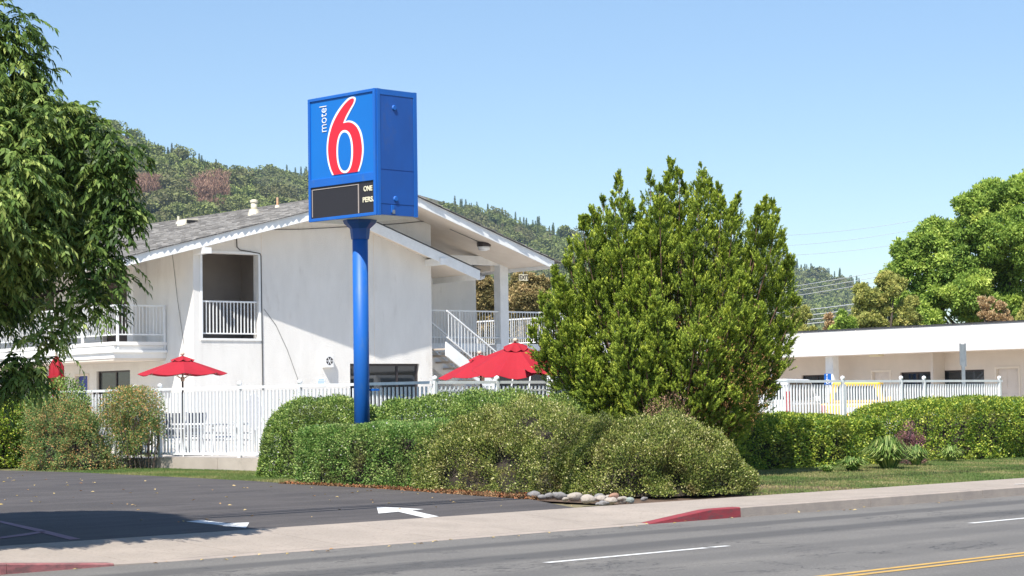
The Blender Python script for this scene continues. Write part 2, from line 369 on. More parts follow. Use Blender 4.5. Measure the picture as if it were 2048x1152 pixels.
# driveway
edge = [grn(*p) for p in ((1162, 1016), (1060, 998), (880, 985), (740, 975), (600, 968), (500, 961), (400, 956), (300, 951), (150, 944), (0, 940))]
edge = [(edge[0][0], NC + 1.855)] + edge[1:] + [(26.0, 48), (26, 70)]
mb = MB()
for r_, n_ in edge:
    for k in range(9):
        rr = r_ + (-40 - r_) * (k / 8) ** 2; mb.v.append((rr, n_, tz(n_) - .004))
mb.f += [(i * 9 + j, (i + 1) * 9 + j, (i + 1) * 9 + j + 1, i * 9 + j + 1) for i in range(len(edge) - 1) for j in range(8)]
drive = obj('driveway', mb, M['drive'], rot=ROT_S, kind='structure')
def gpoly(name, px, m, dz, parent):
    P = [onG(*p) for p in px]; v = [(rn(p)[0], rn(p)[1], tz(rn(p)[1]) - .004 + dz) for p in P]
    return obj(name, MB().add(v, [tuple(range(len(v)))]), m, parent)
gpoly('arrow_mark', [(753.5, 1014), (800, 1015.5), (848, 1018.5), (800, 1023), (757, 1027)], M['line_white'], .005, drive)
gpoly('arrow_mark', [(797, 1023.5), (822, 1020.5), (878, 1033), (850, 1035.8)], M['line_white'], .005, drive)
gpoly('arrow_mark', [(445, 1052), (452, 1046.5), (498.5, 1045), (492, 1056)], M['line_white'], .005, drive)
gpoly('arrow_mark', [(372, 1043), (404, 1040), (452, 1046), (447, 1051)], M['line_white'], .005, drive)
gpoly('parking_line', [(-30, 1035), (-20, 1040), (140, 1079.5), (162, 1078), (80, 1058)], M['line_pink'], .005, drive)
gpoly('parking_line', [(-30, 1078), (-30, 1081), (60, 1070), (95, 1063.5), (84, 1062)], M['line_pink'], .005, drive)
# beds and lawns
def patchpoly(name, pts, m, dz=0.0, kind='structure'):
    v = [(a, b, tz(b) + dz) for a, b in pts]; return obj(name, MB().add(v, [tuple(range(len(v)))]), m, rot=ROT_S, kind=kind)
def gridpatch(name, r0, r1, n0, n1, m, dz, kind='structure', k=14):
    mb = MB()
    for i in range(k + 1):
        for j in range(k + 1):
            n = n0 + (n1 - n0) * j / k; mb.v.append((r0 + (r1 - r0) * i / k, n, tz(n) + dz))
    mb.f = [(i * (k + 1) + j, (i + 1) * (k + 1) + j, (i + 1) * (k + 1) + j + 1, i * (k + 1) + j + 1) for i in range(k) for j in range(k)]
    return obj(name, mb, m, rot=ROT_S, kind=kind)
gridpatch('planting_bed', 24.0, 33.5, NC + 1.86, 29.2, M['mulch'], -.028)
gridpatch('lawn_soil', 31.0, 75, NC + 1.86, 29.2, M['grass_soil'], -.02)
gridpatch('lawn_soil', 24.6, 28.62, 29.3, 70, M['grass_soil'], -.024)

def grass(name, label, n, region, h, stops, seed=3):
    g = np.random.default_rng(seed); P = region(g, n); nz = SN(10, 1.6, seed); 
    D = np.stack([g.normal(0, .45, len(P)), g.normal(0, .45, len(P)), np.ones(len(P))], 1)
    t = .5 + .3 * nz(P * np.array([1, 1, 0])) + .16 * g.normal(size=len(P))
    keep = g.random(len(P)) < np.clip(1.15 - .8 * np.clip(t - .6, 0, 1) * 2, .25, 1)
    P, D, t = P[keep], D[keep], t[keep]
    o = leafmesh(name, local_rn(P), local_rn(D), h * g.uniform(.5, 1.3, len(P)), .011, t, leafmat(name + '_blades', stops, .7, .3, .3, gain=.62), None)
    return tag(o, label, 'grass')
def reg_right(g, n):
    r_ = g.uniform(27, 58, n); n_ = g.uniform(NC + 1.87, 26.3, n) + 0; return np.stack([r_, n_, np.interp(n_ - NC, [0, 1.85, 12, 20], [.14, .15, .30, .37]) - .02], 1)
def reg_left(g, n):
    n_ = g.uniform(29.2, 38.6, n); er = np.interp(n_, [a[1] for a in edge[1:10]], [a[0] for a in edge[1:10]])
    r_ = er + (28.6 - er) * g.random(n) - .05 * g.random(n); return np.stack([r_, n_, np.interp(n_ - NC, [0, 1.85, 12, 20, 45], [.14, .15, .30, .37, .5]) - .025], 1)
GR = [(0, (.08, .14, .05)), (.5, (.14, .19, .075)), (.78, (.22, .215, .11)), (1, (.36, .30, .19))]
grass('lawn_grass', 'mown patchy green lawn strip between the hedges and the street pavement', 170000, reg_right, .04, GR, 3)
grass('lawn_grass', 'small dry lawn patch between the low concrete wall and the driveway', 60000, reg_left, .04, GR, 5)
# dry leaves on the tarmac and under the shrubs
g = np.random.default_rng(9); lm = leafmat('fallen_leaves', [(0, (.50, .36, .12)), (.5, (.55, .42, .26)), (1, (.36, .16, .07))], .7, .1, .3, gain=.5)
P = np.stack([24.2 - g.exponential(6, 150), g.uniform(20.5, 38, 150), np.zeros(150)], 1); P[:, 2] = [tz(n) + .004 for n in P[:, 1]]
P2 = np.stack([g.uniform(12, 40, 60), g.uniform(NC - .35, NC - .02, 60), np.full(60, .01)], 1); P = np.concatenate([P, P2])
D = g.normal(size=(len(P), 3)) * np.array([1, 1, .12])
o = leafmesh('fallen_leaves', local_rn(P), local_rn(D), .07, .035, g.random(len(P)), lm, side=np.array([[0.01, 0, 1.0]]) + g.normal(0, .2, (len(P), 3)))
tag(o, 'scattered fallen yellow leaves lying on the dark driveway', 'leaves')
n_ = g.uniform(22.4, 29.4, 9000); er = np.interp(n_, [a[1] for a in edge[:5]], [a[0] for a in edge[:5]])
P = np.stack([er + g.exponential(.28, 9000) - .06, n_, [tz(n) - .012 for n in n_]], 1); P[:, 2] += g.uniform(0, .03, 9000)
D = g.normal(size=(9000, 3)) * np.array([1, 1, .5])
lm2 = leafmat('leaf_litter_pieces', [(0, (.09, .055, .04)), (.4, (.24, .13, .08)), (.7, (.38, .25, .17)), (1, (.48, .15, .08))], .8, .1, .2, gain=.42)
tag(leafmesh('leaf_litter', local_rn(P), local_rn(D), .05, .03, g.random(9000), lm2), 'brown dry leaf litter along the foot of the front shrubs', 'leaf litter')
# ---------------------------------------------------------------- motel building (local x along the gable front, y into the building)
G_B = R(51); ROT_B = R(39)
UB = np.array([math.sin(G_B), math.cos(G_B), 0]); VB = np.array([math.cos(G_B), -math.sin(G_B), 0])   # VB points out of the front
OB = onY(388, 818, 59); OB[2] = 0
def BW(u, w, z): return OB + UB * u - VB * w + np.array([0, 0, z])
def FP(x, y, w):                         # pixel -> (u,z) on plane y=w
    p = onP(x, y, OB - VB * w, VB); q = p - OB; return float(q @ UB), float(p[2])
def SP(x, y, u):                         # pixel -> (w,z) on plane x=u
    p = onP(x, y, OB + UB * u, UB); q = p - OB; return float(-(q @ VB)), float(p[2])
motel = thing('motel_building', 'two-storey cream stucco motel with a white-edged gable roof and railed balconies', 'building', tuple(OB), ROT_B)
UR, ZR = 5.96, 7.93                      # ridge
def rz(u): return ZR - .267 * (UR - u) if u < UR else ZR - .31 * (u - UR)
UL, UE = -2.1, 12.0
def fr(u):                               # front line of the roof (prow), as y
    return float(np.interp(u, [UL, 3.9, UR, UE], [.02, -1.48, -1.52, -1.2]))
def wall(mb, axis, d0, d1, a0, a1, z0, topf, holes=(), brk=()):
    bs = sorted({a0, a1, *[h[0] for h in holes], *[h[1] for h in holes], *[b for b in brk if a0 < b < a1]})
    for p, q in zip(bs[:-1], bs[1:]):
        hs = sorted([(h[2], h[3]) for h in holes if h[0] <= p + 1e-6 and h[1] >= q - 1e-6])
        z = z0; spans = []
        for lo, hi in hs:
            if lo > z: spans.append((z, z, lo, lo))
            z = hi
        spans.append((z, z, topf(p), topf(q)))
        for za, zb, zc, zd in spans:
            if axis == 'u': mb.hexa([(p, d0, za), (q, d0, zb), (q, d1, zb), (p, d1, za), (p, d0, zc), (q, d0, zd), (q, d1, zd), (p, d1, zc)])
            else: mb.hexa([(d0, p, za), (d1, p, za), (d1, q, zb), (d0, q, zb), (d0, p, zc), (d1, p, zc), (d1, q, zd), (d0, q, zd)])
    return mb
def window(parent, axis, d, a0, a1, z0, z1, mulls=(), depth=.1, glassm='glass', fr_=.05, framem='bronze', curtain=None, name='window', label=None):
    def bx(mb, p, q, e0, e1, zl, zh): return mb.box(p, q, e0, e1, zl, zh) if axis == 'u' else mb.box(e0, e1, p, q, zl, zh)
    mb = MB(); e0, e1 = d + depth - .03, d + depth + .03
    bx(mb, a0, a0 + fr_, e0, e1, z0, z1); bx(mb, a1 - fr_, a1, e0, e1, z0, z1)
    bx(mb, a0 + fr_, a1 - fr_, e0, e1, z0, z0 + fr_); bx(mb, a0 + fr_, a1 - fr_, e0, e1, z1 - fr_, z1)
    for k in mulls: bx(mb, k - .03, k + .03, e0 - .002, e1 + .002, z0 + fr_, z1 - fr_)
    f = obj(name, mb, M[framem], parent)
    if label: f['label'] = label
    es = [a0 + fr_] + [k for k in mulls] + [a1 - fr_]
    for p, q in zip(es[:-1], es[1:]):
        obj('pane', bx(MB(), p + .032 * (p != es[0]), q - .032 * (q != es[-1]), d + depth - .004, d + depth + .004, z0 + fr_, z1 - fr_), M[glassm], f)
    if curtain:
        for c0, c1 in curtain:
            mb = MB(); k = 0; x = c0
            n = max(4, int((c1 - c0) / .05)); pts = [(c0 + (c1 - c0) * i / n, d + depth + .09 + .02 * math.sin(i * 1.9)) for i in range(n + 1)]
            vs = [(a, b, z0 + fr_) if axis == 'u' else (b, a, z0 + fr_) for a, b in pts] + [(a, b, z1 - fr_) if axis == 'u' else (b, a, z1 - fr_) for a, b in pts]
            mb.add(vs, [(i, i + 1, n + 2 + i, n + 1 + i) for i in range(n)]); obj('curtain', mb, M['curtain'], f)
    return f
GL, SL = .72, 3.54                        # ground floor level, top of the upper slab
# front wall with its balcony opening and the office window
op = (FP(404, 506, 0)[0], FP(516, 506, 0)[0], 3.60, 5.97)
wi = (FP(700, 727, 0)[0], FP(839, 727, 0)[0], 1.15, 2.90)
roof_under = lambda u: rz(u) - .16
mb = wall(MB(), 'u', 0, .25, 0, 8.21, 0, roof_under, [op, wi], [UR])
walls = obj('wall', mb, M['stucco'], motel)
# balcony recess behind the opening
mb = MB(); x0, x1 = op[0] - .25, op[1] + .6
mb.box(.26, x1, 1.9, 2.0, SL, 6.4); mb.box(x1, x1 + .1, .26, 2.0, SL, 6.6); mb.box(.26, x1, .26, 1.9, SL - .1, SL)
obj('recess_wall', mb, M['recess_shaded'], motel)
# long side wall (x=0), receding to the left
sh = [SP(193, 742, 0)[0], SP(260, 742, 0)[0]]; sw = (min(sh), max(sh), 1.15, 2.80)
dd = sorted([SP(150, 748, 0)[0], SP(178, 748, 0)[0]]); sd_ = (dd[0], dd[1], GL, 2.74)
cw = sorted([SP(22, 757, 0)[0], SP(90, 757, 0)[0]]); scw = (cw[0], cw[1], 1.15, 2.74)
dk = sorted([SP(205, 535, 0)[0], SP(257, 535, 0)[0]]); sdk = (dk[0], dk[1], SL, 5.75)
more = [(14, 15, GL, 2.74), (16, 18.2, 1.15, 2.74), (12.5, 14.4, 4.3, 5.7), (8.2, 9.1, SL, 5.6), (16.5, 17.4, SL, 5.6)]
mb = wall(MB(), 'w', 0, .25, .25, 32, 0, lambda w_: rz(.1) - .16, [sw, sd_, scw, sdk] + more)
obj('side_wall', mb, M['stucco'], motel)
mb = MB(); mb.box(.25, 8.2, 31.75, 32, 0, 6.0); mb.box(7.96, 8.21, .25, 31.75, 0, rz(8.21) - .16); obj('rear_wall', mb, M['stucco'], motel)
mb = MB(); mb.box(.26, 7.95, 2.1, 31.7, SL - .25, SL - .01); mb.box(.26, 7.95, .26, 31.7, .4, GL); obj('floor_slab', mb, M['soffit'], motel)
mb = MB(); mb.box(-.42, -.001, 2.62, 2.98, SL, rz(-.4) - .17); obj('pilaster', mb, M['stucco'], motel)
window(motel, 'w', 0, *sw, mulls=(sw[0] + .95,), curtain=[(sw[0] + .06, sw[0] + .4), (sw[1] - .3, sw[1] - .06)])
window(motel, 'w', 0, *scw, mulls=((scw[0] + scw[1]) / 2,), curtain=[(scw[0] + .06, scw[1] - .06)])
for h in more[1:3]: window(motel, 'w', 0, *h, mulls=((h[0] + h[1]) / 2,), curtain=[(h[0] + .06, h[1] - .06)])
def door(parent, axis, d, a0, a1, z0, z1, m, label=None, knob=True, depth=.1):
    bx = lambda mb, p, q, e0, e1, zl, zh: mb.box(p, q, e0, e1, zl, zh) if axis == 'u' else mb.box(e0, e1, p, q, zl, zh)
    o = obj('door', bx(MB(), a0 + .06, a1 - .06, d + depth, d + depth + .05, z0, z1 - .06), m, parent)
    if label: o['label'] = label
    mb = MB(); bx(mb, a0, a0 + .058, d - .02, d + depth + .02, z0, z1); bx(mb, a1 - .058, a1, d - .02, d + depth + .02, z0, z1); bx(mb, a0 + .058, a1 - .058, d - .018, d + depth + .02, z1 - .058, z1)
    obj('door_frame', mb, M['soffit'], parent)
    if m is M['door_cream']:
        h = (z1 - z0 - .06); w_ = a1 - a0 - .12
        for i in range(2):
            for j in range(3): 
                zz = z0 + .12 + j * h / 3; obj('panel', bx(MB(), a0 + .06 + .09 + i * w_ / 2, a0 + .06 + w_ / 2 - .05 + i * w_ / 2, d + depth - .012, d + depth - .001, zz, zz + h / 3 - .18), m, o)
    return o
door(motel, 'w', 0, *sd_, M['blue_door'], 'blue ground floor door')
door(motel, 'w', 0, *more[0], M['blue_door'])
for h in (sdk, more[3], more[4]): door(motel, 'w', 0, *h, M['dark_brown'])
obj('room_number', MB().box(-.012, -.001, sd_[0] - .42, sd_[0] - .28, 2.05, 2.2), M['dark'], motel)
# office window: frame with an inner sliding door leaf
m0, m1 = wi[0] + .95, wi[0] + 1.62
w1 = window(motel, 'u', 0, *wi, mulls=(wi[0] + .62, FP(798, 727, 0)[0]), depth=.13, glassm='glass', fr_=.07, label='wide dark office window behind the blue pole')
a0, a1 = FP(752, 735, 0)[0], FP(794, 735, 0)[0]
mb = MB(); mb.box(a0, a0 + .12, .13, .2, wi[2] + .08, 2.62); mb.box(a1 - .09, a1, .13, .2, wi[2] + .08, 2.62); mb.box(a0 + .12, a1 - .09, .132, .2, 2.5, 2.62)
lf = obj('sliding_leaf', mb, M['bronze'], w1)
obj('pale_pane', MB().box(a0 + .12, a1 - .09, .15, .17, wi[2] + .08, 2.5), M['glass_door'], w1)
mb = MB(); mb.box(wi[0] + .08, wi[0] + .6, .25, .27, 2.5, 2.83); obj('blind', mb, M['curtain'], w1)
# interior dark box so the panes look into a room
mb = MB(); mb.box(.3, 7.9, 1.6, 1.7, GL, 3.28); mb.box(1.9, 2.0, 2.8, 12, GL, 3.28); obj('inner_wall', mb, M['recess_shaded'], motel)

# roof slabs
def slab(parts, y_back, m, name, th=.15):
    mb = MB(); top = [(u, fr(u) + .05, rz(u)) for u in parts] ; back = [(u, y_back, rz(u)) for u in reversed(parts)]
    loop = top + back; mb.prism([(a, b, c - th) for a, b, c in loop], loop); return obj(name, mb, m, motel)
slab([UL, 0, 2, 3.9, UR - .002], 32.6, M['soffit'], 'roof_deck'); slab([UR + .002, UE], 32.6, M['soffit'], 'roof_deck')
# bargeboards along the front edge
def barge(u0, u1, z_off=0.0, h=.27, yo=0.0, f=fr, zf=rz, name='bargeboard', m=None):
    p = lambda u: (u, f(u) + yo, zf(u) + z_off)
    a, b = p(u0), p(u1); t = .045; mb = MB()
    mb.hexa([(a[0], a[1] - t, a[2] - h), (b[0], b[1] - t, b[2] - h), (b[0], b[1], b[2] - h), (a[0], a[1], a[2] - h), (a[0], a[1] - t, a[2]), (b[0], b[1] - t, b[2]), (b[0], b[1], b[2]), (a[0], a[1], a[2])])
    return obj(name, mb, m or M['trim'], motel, bevel=.006)
for a, b in ((UL, 3.9), (3.902, UR), (UR + .002, UE)): barge(a, b, yo=.046, z_off=.01)
mb = MB().box(UL - .04, UL - .001, .03, 32.5, rz(UL) - .26, rz(UL) + .005); mb.box(UE + .001, UE + .04, -1.2, 32.5, rz(UE) - .26, rz(UE) + .005); obj('eave_board', mb, M['trim'], motel)
# shingles, course by course
def shingles(parent, ulo, uhi, zf, fy, yb, exposure=.17, wmin=.2, wmax=.42, name='shingle', seed=4, back=True):
    g = np.random.default_rng(seed); mb = MB(); us = np.arange(min(ulo, uhi), max(ulo, uhi), exposure)
    left = zf(us[0] + .1) > zf(us[0]); tt = []
    for i, u in enumerate(us):
        ua, ub = (u - .03, u + exposure + .05) if left else (u - .05, u + exposure + .03)
        y = fy(u + .08) - .05 - g.uniform(.0, .05)
        while y < yb:
            w_ = g.uniform(wmin, wmax); lift = g.uniform(.008, .03); j = g.uniform(0, .03)
            if left: a, b, la, lb = ua + j, ub, lift + .012, .004
            else: a, b, la, lb = ua, ub - j, .004, lift + .012
            za, zb = zf(a), zf(b); o = .008
            mb.add([(a, y + .006, za + o), (b, y + .006, zb + o), (b, y + w_, zb + o), (a, y + w_, za + o), (a, y + .006, za + o + la), (b, y + .006, zb + o + lb), (b, y + w_, zb + o + lb), (a, y + w_, za + o + la)],
                   [(4, 5, 6, 7), (0, 1, 5, 4), (1, 2, 6, 5), (2, 3, 7, 6), (3, 0, 4, 7)])
            tt += [g.random()] * 8; y += w_
    me = mb.mesh(name, M['shingle']); a_ = me.attributes.new('tint', 'FLOAT', 'POINT'); a_.data.foreach_set('value', np.array(tt, dtype=np.float32))
    return obj(name, me, None, parent, kind='stuff')
m = bpy.data.materials.new('grey_shingle'); m.use_nodes = True; nt_ = m.node_tree; b_ = nt_.nodes['Principled BSDF']; b_.inputs['Roughness'].default_value = .9
at = nt_.nodes.new('ShaderNodeAttribute'); at.attribute_name = 'tint'
c_ = _ramp(nt_, at.outputs['Fac'], [(0, (.15, .14, .13)), (.5, (.27, .255, .235)), (1, (.44, .415, .385))])
c_ = _mix(nt_, c_, (.18, .165, .15), _ramp(nt_, _noise(nt_, _coord(nt_), 60, 3), [(.4, 0), (.7, .5)])); nt_.links.new(c_, b_.inputs['Base Color']); M['shingle'] = m
shingles(motel, UL - .06, UR, rz, fr, 32.6)
shingles(motel, UR + .03, UE + .03, rz, fr, 6, exposure=.3, wmin=.5, wmax=.9, seed=8)
M['drip'] = mat('dark_drip_edge', (.05, .05, .055), None, 5, .7)
for a, b in ((UL, 3.9), (3.902, UR), (UR + .002, UE)): barge(a, b, yo=-.002, z_off=.022, h=.03, name='drip_edge', m=M['drip'])
obj('ridge_cap', MB().tube([(UR, fr(UR) - .04, ZR + .02), (UR, 32.6, ZR + .02)], .05, 6), M['shingle'], motel)
# lower roof on the right, over the stairs
lz = lambda u: 6.99 - .338 * (u - 5.67); LU0, LU1 = 5.1, 9.46
mb = MB(); top = [(LU0, -.68, lz(LU0)), (LU1, -.68, lz(LU1)), (LU1, -.002, lz(LU1)), (LU0, -.002, lz(LU0))]
mb.prism([(a, b, c - .12) for a, b, c in top], top)
top = [(8.22, -.002, lz(8.22)), (LU1, -.002, lz(LU1)), (LU1, 1.6, lz(LU1)), (8.22, 1.6, lz(8.22))]; mb.prism([(a, b, c - .12) for a, b, c in top], top)
lr = obj('lower_roof', mb, M['soffit'], motel)
mb = MB(); t = .045; h = .30
mb.hexa([(LU0, -.73, lz(LU0) - h), (LU1, -.73, lz(LU1) - h), (LU1, -.682, lz(LU1) - h), (LU0, -.682, lz(LU0) - h), (LU0, -.73, lz(LU0)), (LU1, -.73, lz(LU1)), (LU1, -.682, lz(LU1)), (LU0, -.682, lz(LU0))])
mb.box(LU1 + .001, LU1 + .045, -.73, 1.6, lz(LU1) - .3, lz(LU1)); obj('bargeboard', mb, M['trim'], motel)
mb = MB(); mb.hexa([(LU0, -.76, lz(LU0) + .002), (LU1 + .05, -.76, lz(LU1 + .05) + .002), (LU1 + .05, .0, lz(LU1 + .05) + .002), (LU0, .0, lz(LU0) + .002), (LU0, -.76, lz(LU0) + .03), (LU1 + .05, -.76, lz(LU1 + .05) + .03), (LU1 + .05, .0, lz(LU1 + .05) + .03), (LU0, .0, lz(LU0) + .03)])
obj('drip_edge', mb, M['drip'], motel)
# outlooker blocks
z_ = lz(8.1) - .32; obj('outlooker', MB().box(7.98, 8.2, -.78, -.003, z_ - .02, z_ + .17), M['trim'], motel)
u_, zz = FP(404, 495, -.55); obj('outlooker', MB().box(.0, .22, -.62, -.003, rz(0) - .43, rz(0) - .27), M['trim'], motel)
# expansion seam, opening trim
obj('opening_trim', MB().box(op[0] - .07, op[0] - .002, -.02, .22, op[2], op[3]).box(op[1] + .002, op[1] + .08, -.02, .22, op[2], op[3]).box(op[0] - .07, op[1] + .08, -.022, .22, op[3] + .002, op[3] + .07).box(op[0] - .07, op[1] + .08, -.03, .22, op[2] - .06, op[2] - .002), M['trim'], motel)
obj('wall_seam', MB().box(6.09, 6.105, -.004, .0, 2.9, rz(6.1) - .2), M['soffit'], motel)
u_ = FP(522, 470, 0)[0]; obj('wall_seam', MB().box(u_, u_ + .012, -.004, 0, 3, rz(u_) - .2), M['soffit'], motel)

# railings: posts, rails, balusters
bal = {}
def railing(parent, p0, p1, zb, h, sp=.105, posts=(), m='metal_white', name='railing', t=.014, label=None, slope=0.0, lowrail=.12):
    p0 = np.array(p0, float); p1 = np.array(p1, float); L = np.linalg.norm(p1 - p0); d = (p1 - p0) / L; nrm = np.array([-d[1], d[0]])
    def bar(mb, s0, s1, za, zc, hw):
        q = []
        for zz in (0, 1):
            for s, e in ((s0, -1), (s1, -1), (s1, 1), (s0, 1)):
                P = p0 + d * s + nrm * e * hw; base = slope * s; q.append((P[0], P[1], base + (za if zz == 0 else zc)))
        mb.hexa(q)
    mb = MB(); bar(mb, 0, L, zb + h - .045, zb + h, .028); root = obj(name, mb, M[m], parent)
    mb = MB(); bar(mb, 0, L, zb + lowrail, zb + lowrail + .035, .022); obj('lower_rail', mb, M[m], root)
    if label: root['label'] = label
    for s in posts:
        mb = MB(); bar(mb, s - .028, s + .028, zb - .35 if slope == 0 else zb, zb + h + .004, .031); obj('post', mb, M[m], root)
    n = int(L / sp); key = (round(h, 3), m, t, lowrail)
    if key not in bal:
        bal[key] = MB().box(-t / 2, t / 2, -t / 2, t / 2, lowrail + .03, h - .04).mesh('baluster', M[m])
    ang = math.atan2(d[1], d[0])
    for i in range(n):
        s = (i + .5) * L / n
        if any(abs(s - q) < .035 for q in posts): continue
        P = p0 + d * s; obj('baluster', bal[key], None, root, (P[0], P[1], zb + slope * s), ang)
    return root
BX = -1.55                               # balcony edge on the long side
railing(motel, (-.03, 1.5), (BX, 1.5), SL + .06, .97, posts=(.03, 1.50))
railing(motel, (BX, 1.56), (BX, 20), SL + .06, .97, posts=(1.95, 4.0, 6.1, 8.2, 10.3, 14.5))
railing(motel, (op[0] + .01, .1), (op[1] - .01, .1), SL + .06, 1.05, sp=.112, t=.026, posts=())
mb = MB(); mb.box(BX - .12, -.002, 1.45, 31, SL - .10, SL); mb.box(BX - .10, -.003, 1.5, 31, 3.08, SL - .102)
obj('balcony_slab', mb, M['stucco_white'], motel)
mb = MB(); mb.box(BX - .15, -.004, 1.42, 31, SL - .30, SL - .24); obj('slab_trim', mb, M['trim'], motel)
obj('balcony_soffit', MB().box(BX - .08, -.01, 1.55, 31, 3.02, 3.078), M['soffit'], motel)
# right side: corridor slab, walls, column, rails, stairs
cz = SL
obj('corridor_slab', MB().box(8.215, 10.95, .95, 9, 3.28, cz).box(11.42, 16, .95, 9, 3.28, cz), M['stucco_white'], motel)
obj('slab_trim', MB().box(8.215, 10.96, .90, .948, 3.30, cz + .01).box(11.40, 16, .90, .948, 3.30, cz + .01), M['trim'], motel)
uw = FP(952, 600, 2.0)[0]
mb = MB(); mb.box(8.22, uw, 2.0, 2.2, cz, rz(uw) - .17); obj('corridor_wall', mb, M['stucco'], motel)
mb = MB(); mb.box(8.22, 16, 3.6, 3.8, .5, 3.27); obj('ground_floor_wall', mb, M['stucco'], motel)
uc = FP(1002, 600, 1.05)[0]
obj('column', MB().box(uc - .16, uc + .17, .88, 1.2, .5, 6.15), M['trim'], motel, bevel=.01)
obj('beam', MB().box(9.3, UE - .02, .93, 1.15, rz(UE) - .05, rz(UE) + .22), M['trim'], motel)
obj('beam', MB().box(UE - .6, UE - .35, 1.16, 26, rz(UE) - .22, rz(UE) - .02), M['soffit'], motel)
railing(motel, (8.25, .98), (uc - .18, .98), cz + .06, .98, sp=.11, posts=(1.75,))
railing(motel, (uc + .19, .98), (15.8, .98), cz + .06, .98, sp=.11, posts=(1.6,))
railing(motel, (15.8, 1.02), (15.8, 8.9), cz + .06, .98, sp=.11)
# stairs
s0 = 8.30; sl_ = -.66; n_st = 15; run = (cz - GL) / n_st / -sl_
for i in range(n_st):
    obj('stair_tread', MB().box(s0 + i * run, s0 + i * run + run + .03, -.55, .72, cz - (i + 1) * (cz - GL) / n_st - .05, cz - (i + 1) * (cz - GL) / n_st), M['concrete'], motel)
for y0 in (-.62, .74):
    mb = MB(); a = (s0 - .02, cz + .0); b = (s0 + n_st * run, GL + .02)
    mb.hexa([(a[0], y0, a[1] - .42), (b[0], y0, b[1] - .42), (b[0], y0 + .06, b[1] - .42), (a[0], y0 + .06, a[1] - .42), (a[0], y0, a[1]), (b[0], y0, b[1]), (b[0], y0 + .06, b[1]), (a[0], y0 + .06, a[1])])
    obj('stair_stringer', mb, M['trim'], motel)
railing(motel, (s0 + .03, -.59), (s0 + n_st * run, -.59), cz + .0, .95, sp=.12, slope=sl_, posts=(2.2,), label='sloping stair railing')
railing(motel, (s0 + .03, .77), (s0 + n_st * run, .77), cz + .0, .95, sp=.12, slope=sl_)
# conduit, cables, wall vent, notice, ceiling lights, exit sign
z0_ = rz(1.6) - .2
pt = [FP(*q, -.03) for q in ((473, 473), (474, 494), (480, 500), (520, 507), (522, 512), (526, 790))]
obj('conduit', MB().tube([(a, -.03, b) for a, b in pt], .014, 6), M['cable'], motel)
pt = [FP(*q, -.02) for q in ((528, 618), (552, 650), (575, 700), (600, 770))]
obj('loose_cable', MB().tube([(a, -.015, b) for a, b in pt], .006, 5), M['cable'], motel)
pt = [FP(*q, -.03) for q in ((484, 466), (490, 471), (497, 463))]
obj('loose_cable', MB().tube([(a, -.03, b) for a, b in pt], .010, 5), M['cable'], motel)
pt = [FP(*q, -.02) for q in ((520, 459), (600, 458.5), (706, 453), (800, 447), (858, 441.5))]
obj('loose_cable', MB().tube([(a, -.02, b) for a, b in pt], .010, 5), M['cable'], motel)
pt = [SP(*q, -.02) for q in ((343, 502), (346, 520), (355, 600), (368, 690))]
obj('loose_cable', MB().tube([(-.02, a, b) for a, b in pt], .006, 5), M['cable'], motel)
a = FP(647, 709, 0); b = FP(668, 735, 0)
vent = thing('wall_vent', 'small white louvred vent box high on the motel front wall above the blue notice', 'vent', tuple(BW((a[0] + b[0]) / 2 - .09, -.001, (a[1] + b[1]) / 2)), ROT_B)
hw, hh = .15, .19; obj('housing', MB().box(-hw, hw, -.17, 0, -hh, hh), M['trim'], vent, bevel=.015)
k = 0
for i in range(6):
    a1 = math.pi / 3 * i; tri = [(0.028 * math.cos(a1 + .52), .028 * math.sin(a1 + .52)), (.125 * math.cos(a1 + .13), .125 * math.sin(a1 + .13)), (.125 * math.cos(a1 + .92), .125 * math.sin(a1 + .92))]
    obj('vent_opening', MB().prism([(x, -.172, z) for x, z in tri], [(x, -.176, z) for x, z in tri]), M['bronze'], vent)
a = FP(642, 764, 0)
no = thing('wall_notice', 'small white notice with pale blue lettering under the wall vent', 'notice', tuple(BW(a[0], -.001, a[1])), ROT_B)
obj('plate', MB().box(-.15, .15, -.012, 0, -.11, .11), M['white_face'], no)
M['pale_blue'] = mat('pale_blue_print', (.42, .62, .85), None, 5, .6)
for i, (x0, x1) in enumerate(((-.09, .09), (-.12, .12), (-.12, .10), (-.10, .12))): obj('print_line', MB().box(x0, x1, -.0145, -.0125, .07 - i * .045 - .012, .07 - i * .045 + .012), M['pale_blue'], no)
def ceiling_light(u, w_, label):
    z = rz(u) - .151; t = thing('ceiling_light', label, 'ceiling light', tuple(BW(u, w_, z)), ROT_B)
    obj('base', MB().lathe([(.20, -.10), (.22, -.06), (.22, 0.03)], n=8), M['bronze'], t)
    obj('diffuser', MB().lathe([(.08, -.22), (.17, -.19), (.20, -.101)], n=12), M['white_face'], t, smooth=True)
u_ = FP(968, 502, -.4)[0]; ceiling_light(u_, -.4, 'octagonal light fitting under the roof overhang above the stairs')
ceiling_light(uc + .35, 2.6, 'farther dark light fitting under the roof behind the white column')
pt = [FP(900, 494, -.4), FP(958, 497, -.4)]
obj('loose_cable', MB().tube([(FP(900, 496, -.4)[0], -.4, rz(FP(900, 496, -.4)[0]) - .17), (u_ - .15, -.4, rz(u_ - .15) - .17)], .008, 5), M['cable'], motel)
